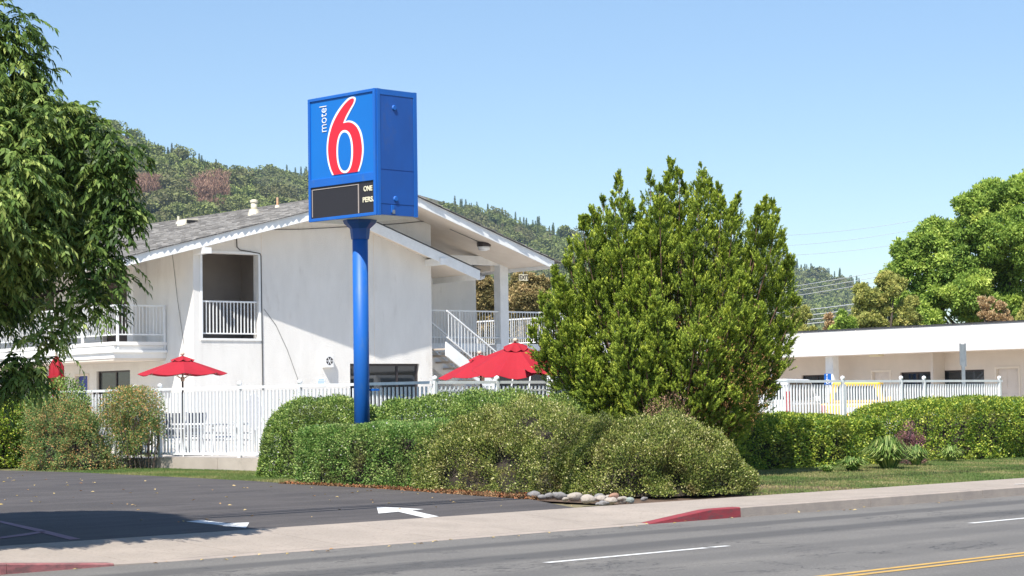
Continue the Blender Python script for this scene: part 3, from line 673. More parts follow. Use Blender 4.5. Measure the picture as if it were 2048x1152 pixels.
def text(name, s, size, m, parent, loc, rot, extrude=.004, offset=0.0, align='CENTER', sx=1.0):
    cu = bpy.data.curves.new(name, 'FONT'); cu.body = s; cu.size = size; cu.extrude = extrude; cu.offset = offset; cu.align_x = align; cu.align_y = 'CENTER'
    t = bpy.data.objects.new(name, cu); COL.objects.link(t); bpy.context.view_layer.update()
    me = bpy.data.meshes.new_from_object(t.evaluated_get(bpy.context.evaluated_depsgraph_get())); bpy.data.objects.remove(t)
    me.materials.clear(); me.materials.append(m); o = bpy.data.objects.new(name, me); COL.objects.link(o)
    o.parent = parent; o.location = loc; o.rotation_euler = rot; o.scale = (sx, 1, 1); return o
a = FP(1047, 555, 1.3)
ex = thing('exit_sign', 'small cream EXIT sign with dark letters hanging beyond the white column', 'exit sign', tuple(BW(a[0], 1.3, a[1])), ROT_B)
obj('plate', MB().box(-.17, .17, -.02, .02, -.10, .10), M['cream_face'], ex); obj('hanger', MB().box(-.01, .01, -.01, .01, .10, .34), M['grey_metal'], ex)
text('lettering', 'EXIT', .19, M['dark_brown'], ex, (0, -.024, 0), (R(90), 0, 0), offset=.004)
# rooftop pipes and vents on the left slope
def roofpt(x, y, u): w_, z = SP(x, y, u); return u, w_
def on_left(x, y):
    best = None
    for u in np.linspace(UL, UR, 200):
        w_, z = SP(x, y, u)
        if best is None or abs(z - rz(u)) < best[0]: best = (abs(z - rz(u)), u, w_)
    return best[1], best[2]
M['vent_cream'] = mat('vent_cream', (.72, .66, .50), (.62, .55, .42), 6, .7)
def roof_item(name, label, cat, px, py): 
    u, w_ = on_left(px, py); return thing(name, label, cat, tuple(BW(u, w_, rz(u) + .01)), ROT_B)
t = roof_item('roof_flue', 'tall capped cream metal flue on the grey roof slope', 'roof flue', 508, 430)
obj('flashing', MB().lathe([(.22, -.12), (.14, .16)], n=14), M['vent_cream'], t); obj('pipe', MB().lathe([(.095, .1), (.095, .36)], n=16), M['vent_cream'], t, smooth=True)
obj('cap', MB().lathe([(.10, .36), (.12, .37), (.12, .43), (.06, .46)], n=16), M['vent_cream'], t); obj('side_pipe', MB().lathe([(.035, -.1), (.035, .26)], (.17, .1, 0), 10), M['vent_cream'], t)
t = roof_item('roof_pipe', 'thin rusty vent pipe close to the sign on the roof slope', 'roof pipe', 555, 416)
M['rust'] = mat('rusty_pipe', (.55, .28, .13), (.68, .5, .34), 12, .8)
obj('flashing', MB().lathe([(.12, -.10), (.06, .08)], n=12), M['vent_cream'], t); obj('pipe', MB().lathe([(.035, .0), (.035, .32)], n=10), M['rust'], t)
t = roof_item('roof_pipe', 'short cream vent pipe at the far left of the roof', 'roof pipe', 357, 449)
obj('flashing', MB().lathe([(.15, -.12), (.05, .1)], n=12), M['vent_cream'], t); obj('pipe', MB().lathe([(.04, .0), (.04, .26)], n=10), M['vent_cream'], t)
t = roof_item('roof_box_vent', 'low box vent with a dark louvre on the roof beside the short pipe', 'roof vent', 372, 450)
obj('hood', MB().prism([(-.2, -.25, -.08), (.3, -.25, -.08), (.3, .25, -.08), (-.2, .25, -.08)], [(-.12, -.25, .16), (.3, -.25, .20), (.3, .25, .20), (-.12, .25, .16)]), M['vent_cream'], t)
obj('louvre', MB().box(-.12, .28, -.262, -.252, .03, .13), M['dark'], t)
# ---------------------------------------------------------------- low wing on the right
p = onY(2048, 697, 62.0); UW = float((p - OB) @ UB); w20 = float(-((p - OB) @ VB)); ZF0 = float(p[2])
wing = thing('motel_wing', 'long single-storey motel wing with a broad white sloping fascia on the right', 'building', tuple(OB), ROT_B)
def XP(x, y, u): return SP(x, y, u)
ZT = SP(2048, 642, UW + .35)[1]
W0, W1 = w20 - 14, SP(1048, 700, UW)[0]; WG = SP(1560, 700, UW)[0]
mb = MB()
mb.hexa([(UW, W0, ZF0), (UW + .1, W0, ZF0), (UW + .1, W1, ZF0), (UW, W1, ZF0), (UW + .35, W0, ZT), (UW + .45, W0, ZT), (UW + .45, W1, ZT), (UW + .35, W1, ZT)])
obj('fascia', mb, mat('fascia_white', (.56, .54, .515), (.52, .50, .475), 1.4, .85, .2, 30, dirt=((.48, .43, .38), 2.2, .60, .35), stretch=(2, 2, .4)), wing)
for k in range(1, 16):
    y_ = W0 + (W1 - W0) * k / 16; obj('fascia_joint', MB().hexa([(UW - .006, y_ - .012, ZF0), (UW + .01, y_ - .012, ZF0), (UW + .01, y_ + .012, ZF0), (UW - .006, y_ + .012, ZF0), (UW + .344, y_ - .012, ZT), (UW + .36, y_ - .012, ZT), (UW + .36, y_ + .012, ZT), (UW + .344, y_ + .012, ZT)]), M['soffit'], wing)
obj('fascia_cap', MB().box(UW + .30, UW + .55, W0, W1 + .03, ZT + .002, ZT + .028), M['drip'], wing)
obj('roof_deck', MB().box(UW + .46, UW + 12, W0, W1, ZT - .2, ZT - .02), M['shingle'], wing)
obj('soffit', MB().box(UW + .102, UW + 1.35, W0, W1, ZF0 + .0, ZF0 + .06), M['soffit'], wing)
wx = UW + 1.3; fl = .42
def wz(x, y, u=None): return SP(x, y, wx)
def rng_(x0, x1): a, b = SP(x0, 740, wx)[0], SP(x1, 740, wx)[0]; return min(a, b), max(a, b)
dw = rng_(1990, 2040); dtop = SP(2015, 733, wx)[1]
wn = [(*rng_(1884, 1968), .95, SP(1925, 740, wx)[1]), (*rng_(1800, 1864), .95, SP(1830, 744, wx)[1]), (*rng_(1603, 1660), .95, SP(1630, 750, wx)[1]), (*rng_(1470, 1545), .95, SP(1630, 750, wx)[1]), (*rng_(1330, 1390), .95, SP(1630, 750, wx)[1])]
ds = [(*dw, fl, dtop), (*rng_(1742, 1782), fl, dtop), (*rng_(1420, 1450), fl, dtop)]
M['wing_wall'] = mat('wing_wall', (.70, .62, .54), (.64, .565, .49), 1.5, .9, .15, 50)
obj('wall', wall(MB(), 'w', wx, wx + .2, W0, W1, 0, lambda a: ZF0 + .1, wn + ds), M['wing_wall'], wing)
obj('end_wall', MB().box(wx, UW + 11.5, W1 - .2, W1, 0, ZT - .25), M['wing_wall'], wing)
for k, h in enumerate(wn): window(wing, 'w', wx, *h, mulls=((h[0] + h[1]) / 2,), curtain=[(h[0] + .06, h[1] - .06)] if k == 0 else [(h[0] + .06, (h[0] + h[1]) / 2)])
for h in ds: door(wing, 'w', wx, *h, M['door_cream'])
obj('inner_wall', MB().box(wx + 1.5, wx + 1.6, W0, W1 - .3, 0, ZF0), M['recess_shaded'], wing)
cwid = SP(1665, 740, UW + .5)[0]
obj('column', MB().box(UW + .35, UW + .62, cwid - .16, cwid + .16, .3, ZF0 - .001), M['trim'], wing)
a, b = SP(1864, 740, wx - .5)[0], 0
obj('partition', MB().box(wx - .55, wx - .001, a - .08, a + .02, .3, ZF0 - .002), M['wing_wall'], wing)
obj('walkway', MB().box(UW + .2, wx, W0, W1, .2, fl), M['concrete'], wing)
t_ = SP(1756, 714, UW + .8)[0]; obj('soffit_light', MB().box(UW + .6, UW + .85, t_ - .2, t_ + .2, ZF0 - .06, ZF0 - .002), M['cream_face'], wing)
# accessible parking signs on short posts
M['sign_blue'] = mat('sign_blue', (.01, .13, .50), None, 4, .5)
M['white_print'] = M['white_face']
def parking_sign(px, label):
    w_, z = SP(px, 752.5, UW - .6); t = thing('parking_sign', label, 'parking sign', tuple(BW(UW - .6, w_, 0)), ROT_B - math.pi / 2, 'accessible parking signs')
    obj('post', MB().box(-.025, .025, .0, .04, .3, z + .06), M['grey_metal'], t)
    obj('panel', MB().box(-.14, .14, -.02, -.004, z - .28, z + .08), M['sign_blue'], t)
    mb = MB(); c = (.0, z - .16); pts = [(c[0] + .07 * math.cos(q), -.024, c[1] + .07 * math.sin(q)) for q in np.linspace(R(100), R(400), 14)]
    mb.tube(pts, .012, 5); mb.tube([(-.02, -.024, z + .0), (-.02, -.024, z - .12), (.05, -.024, z - .12), (.09, -.024, z - .22)], .012, 5); mb.lathe([(.001, -.03), (.03, 0), (.001, .03)], (-.02, -.024, z + .035), 8)
    obj('symbol', mb, M['white_print'], t)
parking_sign(1546, 'blue accessible parking sign with white wheelchair symbol beside the juniper')
parking_sign(1656, 'blue accessible parking sign with white wheelchair symbol in front of the wing column')

# ---------------------------------------------------------------- pool deck and its fence
DK = .60
CR, CN = 28.68, 29.35
dk_ = MB().box(CR + .001, 70, CN + .001, 95, -.1, DK - .03); obj('pool_deck', dk_, M['deck'], rot=ROT_S, kind='structure')
pw = thing('retaining_wall', 'low stained concrete wall under the white pool fence', 'wall', tuple(W(CR, CN, 0)), ROT_S)
segs = [0, 3.2, 6.4, 8.62]
for a, b in zip(segs[:-1], segs[1:]): obj('wall_length', MB().box(-.12, .12, a + .006, b - .004, .0, DK - .002), M['concrete'], pw)
obj('wall_length', MB().box(.125, 34, -.12, .12, .0, DK - .002), M['concrete'], pw); obj('wall_stub', MB().box(-.2, -.122, 4.95, 5.12, .2, DK - .02), M['concrete'], pw)
pf = thing('pool_fence', 'white metal picket fence around the motel pool area', 'fence', tuple(W(CR, CN, 0)), ROT_S)
FH = 1.50
pk = MB().box(-.016, .016, -.016, .016, 0.10, FH - .1).mesh('picket', M['metal_white'])
ball = MB().lathe([(.02, 0), (.045, .02), (.055, .05), (.045, .085), (.01, .105)], n=12).mesh('post_cap', M['metal_white'], True)
def fence_run(p0, p1, post_s, sp=.115):
    p0 = np.array(p0, float); p1 = np.array(p1, float); L = np.linalg.norm(p1 - p0); d = (p1 - p0) / L; ang = math.atan2(d[1], d[0]); nr = np.array([-d[1], d[0]])
    def rail(z0, z1, hw):
        q = [tuple(p0 + d * s + nr * e * hw) + (z,) for z in (DK + z0, DK + z1) for s, e in ((0, -1), (L, -1), (L, 1), (0, 1))]; obj('rail', MB().hexa(q), M['metal_white'], pf)
    rail(FH - .055, FH, .03); rail(.05, .10, .024)
    for s in post_s:
        P = p0 + d * s; o = obj('post', MB().box(-.035, .035, -.035, .035, 0, FH + .004), M['metal_white'], pf, (P[0], P[1], DK), ang); obj('post_cap', ball, None, o, (0, 0, FH))
    n = int(L / sp)
    for i in range(n):
        s = (i + .5) * L / n
        if any(abs(s - q) < .055 for q in post_s): continue
        P = p0 + d * s; obj('picket', pk, None, pf, (P[0], P[1], DK), ang)
def leg_s(px):                            # distance along the receding leg seen at a pixel column
    p = onP(px, 800, W(CR, CN), np.array([RR[0], RR[1], 0])); return rn(p)[1] - CN
def run_s(px):
    p = onP(px, 790, W(CR, CN), np.array([NN[0], NN[1], 0])); return rn(p)[0] - CR
Lr = run_s(2004)
fence_run((0, .0), (0, 13.5), [leg_s(x) for x in (600, 479, 320, 270)] + [13.4])
fence_run((.06, 0), (Lr, 0), [.0] + [run_s(x) for x in (990, 1130, 1260, 1400, 1540, 1683, 1800, 1846, 1997)])
obj('rail', MB().box(.06, 8.3, -.016, .016, DK + FH - .2, DK + FH - .165), M['metal_white'], pf)
# ---------------------------------------------------------------- pole sign
SA = R(45.5)                              # local x = towards right-far (cabinet depth), front face is -x, local y = towards left-far
p = onY(724, 840, 40.0); SB = np.array([p[0], p[1], .25]); ROT_G = math.pi / 2 - SA
ax = np.array([math.sin(SA), math.cos(SA), 0]); ay = np.array([-math.cos(SA), math.sin(SA), 0])
sign = thing('pole_sign', 'tall blue motel sign with a big red 6 standing on a round blue pole', 'sign', tuple(SB), ROT_G)
HX, HY = .50, .87
def fpx(x, y, off=0.0):                   # pixel on the front face -> local (y,z)
    q = onP(x, y, SB - ax * (HX + off), ax); d = q - SB; return float(d @ ay), float(d[2])
zT = fpx(684, 188)[1]; zB = fpx(686, 437)[1]
yl, yr = fpx(618, 320)[0], fpx(751.5, 310)[0]; HYc = (yl + yr) / 2; HY = (yl - yr) / 2
obj('pole', MB().lathe([(.146, 0), (.146, zB - .02)], n=32), M['blue'], sign, smooth=True)
obj('base_plate', MB().box(-.3, .3, -.3, .3, -.2, .02), M['concrete'], sign)
obj('collar', MB().lathe([(.165, zB - .36), (.175, zB - .3), (.19, zB - .16), (.30, zB - .06), (.32, zB - .001)], n=8), M['blue_dark'], sign)
y0, y1 = HYc - HY, HYc + HY
obj('cabinet', MB().box(-HX + .03, HX, y0, y1, zB + .02, zT), M['blue_dark'], sign, bevel=.008)
obj('underside', MB().box(-HX + .05, HX - .02, y0 + .02, y1 - .02, zB, zB + .019), M['trim'], sign)
# front frame
fb = .055; zm0, zm1 = fpx(690, 358)[1], fpx(690, 345)[1]
mb = MB(); mb.box(-HX - .02, -HX + .029, y0 - .004, y0 + fb, zB - .004, zT + .004); mb.box(-HX - .02, -HX + .029, y1 - fb, y1 + .004, zB - .004, zT + .004)
mb.box(-HX - .02, -HX + .029, y0 + fb, y1 - fb, zB - .004, zB + fb); mb.box(-HX - .02, -HX + .029, y0 + fb, y1 - fb, zT - fb, zT + .004)
zA, zC = fpx(700, 361)[1], fpx(700, 347)[1]
mb.box(-HX - .018, -HX + .029, y0 + fb, y1 - fb, zA - .05, zC - .03); obj('face_frame', mb, M['blue'], sign, bevel=.006)
obj('face_panel', MB().box(-HX + .005, -HX + .028, y0 + fb, y1 - fb, zC - .03, zT - fb), M['blue_face'], sign)
obj('price_board', MB().box(-HX + .005, -HX + .028, y0 + fb, y1 - fb, zB + fb, zA - .05), M['led'], sign)
mb = MB(); a = fpx(628, 372)[0]; yd = fpx(717, 380)[0]; zt_, zb_ = zA - .085, zB + fb + .03
mb.box(-HX - .006, -HX + .004, yd - .012, yd + .012, zb_ - .02, zt_); mb.box(-HX - .005, -HX + .004, yd + .012, y1 - fb - .03, zt_ - .014, zt_); mb.box(-HX - .005, -HX + .004, y1 - fb - .045, y1 - fb - .03, zb_, zt_ - .014)
obj('display_trim', mb, M['led_trim'], sign)
Z = lambda X, Y: fpx(560 + X / 3.3875, 140 + Y / 3.388)
def layer(name, pts, x0, x1, m):
    mb = MB(); q = [Z(*p) for p in pts]; b = [(x0, a, c) for a, c in q]; t = [(x1, a, c) for a, c in q]; n = len(q)
    mb.add(b + t, [tuple(range(n)), tuple(reversed(range(n, 2 * n)))] + [(i, (i + 1) % n, n + (i + 1) % n, n + i) for i in range(n)])
    return obj(name, mb, m, sign)
def smooth(pts, k=5, closed=False):
    P = np.array(pts, float); out = []
    for i in range(len(P) - 1):
        p0, p1, p2, p3 = P[max(i - 1, 0)], P[i], P[i + 1], P[min(i + 2, len(P) - 1)]
        for t in np.linspace(0, 1, k, endpoint=False):
            out.append(.5 * ((2 * p1) + (-p0 + p2) * t + (2 * p0 - 5 * p1 + 4 * p2 - p3) * t * t + (-p0 + 3 * p1 - 3 * p2 + p3) * t ** 3))
    out.append(P[-1]); return [tuple(p) for p in out]
outerW = smooth([(355, 713), (337, 672), (322, 610), (317, 545), (320, 480), (332, 415), (352, 350), (385, 285), (425, 230), (462, 192), (490, 181), (506, 184), (513, 200), (506, 228), (482, 272), (458, 318), (443, 349)]) + smooth([(443, 349), (468, 342), (500, 352), (530, 380), (553, 430), (565, 500), (566, 565), (556, 630), (537, 687)])[1:]
red = smooth([(367, 711), (348, 668), (334, 610), (328, 548), (331, 484), (343, 420), (364, 358), (395, 297), (433, 241), (468, 204), (492, 192), (502, 198), (498, 222), (472, 267), (446, 316), (428, 361)]) + smooth([(428, 361), (466, 354), (495, 363), (522, 389), (543, 436), (555, 502), (556, 562), (546, 628), (527, 689)])[1:]
layer('numeral_outline', outerW, -HX - .004, -HX + .0045, M['white_face'])
layer('numeral', red, -HX - .009, -HX - .0045, M['red_face'])
def ell(cx, cy, rx, ry, rt, top, bot): return [(cx + rx * math.copysign(abs(math.cos(t)) ** .9, math.cos(t)), cy - ry * math.copysign(abs(math.sin(t)) ** .9, math.sin(t))) for t in np.linspace(0, 2 * math.pi, 40, endpoint=False)]
layer('numeral_counter_outline', ell(442, 553, 56, 146, 0, 0, 0), -HX - .013, -HX - .0095, M['white_face'])
layer('numeral_counter', ell(442, 552, 44, 129, 0, 0, 0), -HX - .017, -HX - .0135, M['blue_face'])
# lettering: front face points to -x, its right-hand side is -y
RF = Matrix(((0, 0, -1), (-1, 0, 0), (0, 1, 0))).to_euler()            # text x -> -y, text y -> z, text normal -> -x
RV = Matrix(((0, 0, -1), (0, 1, 0), (1, 0, 0))).to_euler()             # text reads upwards
a, b = Z(295, 420), Z(295, 245); c = ((a[0] + b[0]) / 2, (a[1] + b[1]) / 2)
t = text('lettering', 'motel', .30, M['white_face'], sign, (-HX - .002, c[0], c[1]), RV, offset=-.003)
_w = max(v.co.x for v in t.data.vertices) - min(v.co.x for v in t.data.vertices); t.scale = (abs(b[1] - a[1]) / _w, 1, 1)
for s, X0, X1, Y0, Y1 in (('ONE', 567, 626, 786, 822), ('PERS.', 561, 636, 860, 896)):
    a, b = Z(X0, (Y0 + Y1) / 2), Z(X1, (Y0 + Y1) / 2); h = abs(Z(600, Y0)[1] - Z(600, Y1)[1])
    t = text('lettering', s, .2, M['cream_face'], sign, (-HX - .002, (a[0] + b[0]) / 2, (a[1] + b[1]) / 2), RF, offset=.006)
    xs = [v.co.x for v in t.data.vertices]; ys = [v.co.y for v in t.data.vertices]; t.scale = (abs(a[0] - b[0]) / (max(xs) - min(xs)), h / (max(ys) - min(ys)), 1)
# side face: corner strips, recessed panel seams, knobs, latch
def spx(x, y): q = onP(x, y, SB + ay * y0, ay); d = q - SB; return float(d @ ax), float(d[2])
mb = MB(); yy = y0 - .02
mb.box(-HX + .03, -HX + .10, yy, y0 - .001, zB, zT + .004); mb.box(HX - .08, HX + .004, yy, y0 - .001, zB, zT + .004); mb.box(-HX + .10, HX - .08, yy + .003, y0 - .001, zT - .10, zT)
obj('corner_strip', mb, M['blue'], sign)
zs1 = spx(787, 341)[1]; zs2 = spx(787, 409)[1]
obj('side_panel', MB().box(-HX + .105, HX - .085, y0 - .010, y0 - .001, zs1 + .012, zT - .105), M['blue_dark'], sign)
obj('side_panel', MB().box(-HX + .105, HX - .085, y0 - .013, y0 - .001, zs2 + .006, zs1 - .006), M['blue_dark'], sign)
obj('side_panel', MB().box(-HX + .105, HX - .085, y0 - .008, y0 - .001, zB + .01, zs2 - .006), M['blue_dark'], sign)
for x, y in ((787, 216), (790, 398)):
    a = spx(x, y); k = MB(); n = 12
    ring = [(a[0] + .055 * math.cos(t), a[1] + .055 * math.sin(t)) for t in np.linspace(0, 6.283, n, endpoint=False)]; ring2 = [(a[0] + .04 * math.cos(t), a[1] + .04 * math.sin(t)) for t in np.linspace(0, 6.283, n, endpoint=False)]
    k.prism([(p, y0 - .014, q) for p, q in ring], [(p, y0 - .04, q) for p, q in ring2]); o = obj('knob', k, M['blue'], sign)
a = spx(784, 418); obj('latch', MB().box(a[0] - .035, a[0] + .035, y0 - .03, y0 - .009, a[1] - .07, a[1] + .07), M['blue'], sign, bevel=.005)
obj('padlock', MB().box(a[0] - .015, a[0] + .03, y0 - .055, y0 - .031, a[1] - .09, a[1] - .02), M['grey_metal'], sign)
a = onY(772, 801, 39.6) - SB; obj('junction_box', MB().box(.17, .30, -.16, -.02, 2.0 - .33, 2.0 - .29), M['blue'], sign)
# ---------------------------------------------------------------- umbrellas, furniture, cars, posts, rocks, wires
def canopy_mb(Rd, drop, sag, n=8, r0=.0, sub=4):
    mb = MB(); rings = []
    for j in range(sub + 1):
        f = r0 + (1 - r0) * j / sub; ring = []
        for i in range(n * 4):
            a = 2 * math.pi * i / (n * 4); seg = (i % 4) / 4; e = math.cos(math.pi / n) / math.cos((seg - .5) * 2 * math.pi / n)
            q = math.sin(math.pi * seg); ring.append((Rd * f * e * math.cos(a), Rd * f * e * math.sin(a), -drop * f - sag * q * f * f + .05 * drop * f * (1 - f) * 4 * .3))
        rings.append(ring)
    m_ = n * 4; vs = [p for r_ in rings for p in r_]
    fs = [(j * m_ + i, (j + 1) * m_ + i, (j + 1) * m_ + (i + 1) % m_, j * m_ + (i + 1) % m_) for j in range(sub) for i in range(m_)]
    return mb.add(vs, fs)
def umbrella(label, base, apex, Rd, drop, tiltx=0, tilty=0, spin=0, sag=.05, group='red pool umbrellas'):
    """base: ground point; apex: world point of the canopy top"""
    base = np.array(base, float); apex = np.array(apex, float); t = thing('pool_umbrella', label, 'umbrella', tuple(base), 0, group); d = apex - base
    hub = d - np.array([0, 0, .12]); obj('pole', MB().tube([(0, 0, 0), tuple(hub)], .022, 10), M['umb_pole'], t, smooth=True)
    E_ = (tiltx, tilty, spin)
    def place(o): o.location = tuple(d); o.rotation_euler = E_; return o
    c = place(obj('canopy', canopy_mb(Rd, drop, sag, r0=.16), M['umb_red'], t, smooth=False)); so_ = c.modifiers.new('cloth', 'SOLIDIFY'); so_.thickness = .006
    v = canopy_mb(Rd * .27, drop * .27, .045, sub=2)
    v.v = [(x, y, z + .055) for x, y, z in v.v]; place(obj('vent_cap', v, M['umb_red'], t))
    place(obj('finial', MB().lathe([(.02, .02), (.02, .06), (.045, .07), (.05, .10), (.035, .13), (.005, .14)], n=12), M['wood'], t, smooth=True))
    for i in range(8):
        a = 2 * math.pi * i / 8; e = (Rd * .99 * math.cos(a), Rd * .99 * math.sin(a), -drop * .99 - .02)
        place(obj('rib', MB().tube([(0.02 * math.cos(a), .02 * math.sin(a), -.03), e], .009, 5), M['wood'], t))
        place(obj('strut', MB().tube([(0.03 * math.cos(a), .03 * math.sin(a), -drop - .12), (e[0] * .5, e[1] * .5, -drop * .5 - .03)], .007, 5), M['wood'], t))
    place(obj('hub', MB().lathe([(.04, -drop - .18), (.05, -drop - .12), (.04, -drop - .08)], n=10), M['wood'], t))
    obj('base_stand', MB().lathe([(.26, 0), (.26, .05), (.05, .1), (.035, .3)], n=16), M['grey_metal'], t)
    return t
def deckpt(px, D): p = onY(px, 800, D); p[2] = DK - .03; return p
umbrella('open red umbrella alone on the left over the patio table', deckpt(366, 49.5), onY(365, 716, 49.5), 1.03, .36, 0, 0, .2)
umbrella('smaller red umbrella behind and left of the big tilted one', deckpt(966, 47.5), onY(960, 714, 47.5), .98, .36, R(2), R(-6), .1)
umbrella('biggest red umbrella, tilted towards the street in front of the white column', deckpt(1046, 44.6), onY(1031, 689, 44.6), 1.0, .42, R(13), R(-7), R(22.5), .10)
umbrella('red umbrella half hidden by the juniper on its right', deckpt(1116, 43.9), onY(1108, 722, 43.9), .62, .20, R(8), R(4), .3)
# closed umbrella
b = deckpt(113, 50.5); t = thing('closed_umbrella', 'closed red umbrella behind the left hedge', 'umbrella', tuple(b), 0, 'red pool umbrellas')
zt = onY(113, 712, 50.5)[2] - b[2]; zb2 = .72
prof = []; mb = MB(); n = 24
for z, r_ in ((zb2, .20), (zb2 + .3, .19), (zb2 + .7, .17), (zt - .45, .15), (zt - .25, .15), (zt - .1, .08), (zt, .02)):
    prof.append([((r_ * (1 + .22 * math.cos(6 * a))) * math.cos(a), (r_ * (1 + .22 * math.cos(6 * a))) * math.sin(a), z) for a in np.linspace(0, 2 * math.pi, n, endpoint=False)])
mb.add([p for r_ in prof for p in r_], [(j * n + i, j * n + (i + 1) % n, (j + 1) * n + (i + 1) % n, (j + 1) * n + i) for j in range(len(prof) - 1) for i in range(n)])
obj('folded_canopy', mb, M['umb_red'], t, smooth=True); obj('pole', MB().lathe([(.02, 0), (.02, zt + .03)], n=10), M['umb_pole'], t); obj('finial', MB().lathe([(.03, zt), (.03, zt + .08)], n=10), M['wood'], t); obj('base_stand', MB().lathe([(.26, 0), (.26, .05), (.04, .1)], n=16), M['grey_metal'], t)
obj('tie_band', MB().lathe([(.205, zt - .52), (.205, zt - .47)], n=16), M['umb_red'], t)
# patio table and chairs
t = thing('patio_table', 'round white patio table under the left red umbrella', 'table', tuple(deckpt(392, 49.2)), 0)
obj('table_top', MB().lathe([(.54, .70), (.56, .71), (.56, .73), (.54, .74)], n=28), M['metal_white'], t)
for k in range(4):
    a = k * math.pi / 2 + .5; obj('leg', MB().tube([(.45 * math.cos(a), .45 * math.sin(a), 0), (.36 * math.cos(a), .36 * math.sin(a), .4), (.42 * math.cos(a), .42 * math.sin(a), .70)], .018, 6), M['metal_white'], t)
def chair(label, px, D, rot, mk='chair_blue'):
    t = thing('patio_chair', label, 'chair', tuple(deckpt(px, D)), rot, 'patio chairs'); fm = M['metal_white']
    mb = MB().box(-.25, .25, -.25, .22, .41, .44); obj('seat', mb, M[mk], t)
    mb = MB().hexa([(-.25, .22, .45), (.25, .22, .45), (.25, .25, .45), (-.25, .25, .45), (-.25, .38, .98), (.25, .38, .98), (.25, .41, .98), (-.25, .41, .98)]); obj('backrest', mb, M[mk], t)
    for s in (-1, 1):
        obj('leg', MB().tube([(s * .28, -.27, 0), (s * .28, -.22, .62)], .015, 6), fm, t); obj('leg', MB().tube([(s * .28, .36, 0), (s * .28, .2, .42), (s * .28, .42, 1.0)], .015, 6), fm, t)
        obj('armrest', MB().box(s * .30 - .03, s * .30 + .03, -.27, .28, .62, .645), fm, t)
    return t
chair('navy-backed patio chair directly under the left umbrella', 352, 50.2, .25)
chair('second navy patio chair behind the table, its back rising highest', 374, 50.6, -.5)
chair('navy patio chair right of the table seen side on', 448, 48.9, -1.45)
chair('patio chair nearest the fence corner post, left of the table', 338, 48.6, 1.9)
# rounded white lounge chair stood up near the fence
t = thing('oval_chair', 'white oval-backed chair standing behind the fence near the round hedge', 'chair', tuple(deckpt(508, 47.2)), .3)
M['pale_mesh'] = mat('pale_mesh', (.60, .60, .62), None, 30, .8)
ov = [(.20 * math.cos(a), .02, .98 + .40 * math.sin(a)) for a in np.linspace(0, 6.283, 28)]
obj('frame', MB().tube(ov, .016, 6), M['metal_white'], t); obj('backrest', MB().prism([(x * .95, .012, z) for x, _, z in ov[:-1]], [(x * .95, .022, z) for x, _, z in ov[:-1]]), M['pale_mesh'], t)
obj('stem', MB().tube([(.06, .02, 0), (.04, .02, .58)], .03, 8), M['grey_metal'], t); obj('leg', MB().tube([(-.45, -.1, .75), (-.38, -.1, .5), (-.25, -.1, .25)], .018, 6), M['umb_pole'], t); obj('armrest', MB().tube([(-.5, -.1, .76), (-.15, 0, .76)], .018, 6), M['metal_white'], t)
# white bench rails behind the fence
p0, p1 = deckpt(300, 52), deckpt(505, 49); t = thing('pool_handrail', 'low white handrail running behind the patio table', 'handrail', tuple(p0)); d = p1 - p0
for z in (.70, .50, .34): obj('rail', MB().tube([(0, 0, z), (d[0], d[1], z)], .02, 6), M['metal_white'], t)
for k in range(5): obj('post', MB().tube([(d[0] * k / 4, d[1] * k / 4, 0), (d[0] * k / 4, d[1] * k / 4, .70)], .02, 6), M['metal_white'], t)
# tall grey post near the wing
b = W(*rn(onY(1927.5, 760, 57.5))); t = thing('sign_post', 'tall grey metal post with a sign seen edge-on, in front of the wing', 'post', (b[0], b[1], .4))
zt = onY(1928, 687, 57.5)[2] - .4; zc_ = onY(1928, 733, 57.5)[2] - .4
obj('post', MB().box(-.05, .04, -.03, .03, 0, zt - .02), M['grey_metal'], t); obj('sign_panel', MB().box(.042, .075, -.05, .05, zc_, zt), M['grey_metal'], t); obj('bracket', MB().box(-.085, -.052, -.05, .05, zc_ + .03, zt), M['grey_metal'], t)

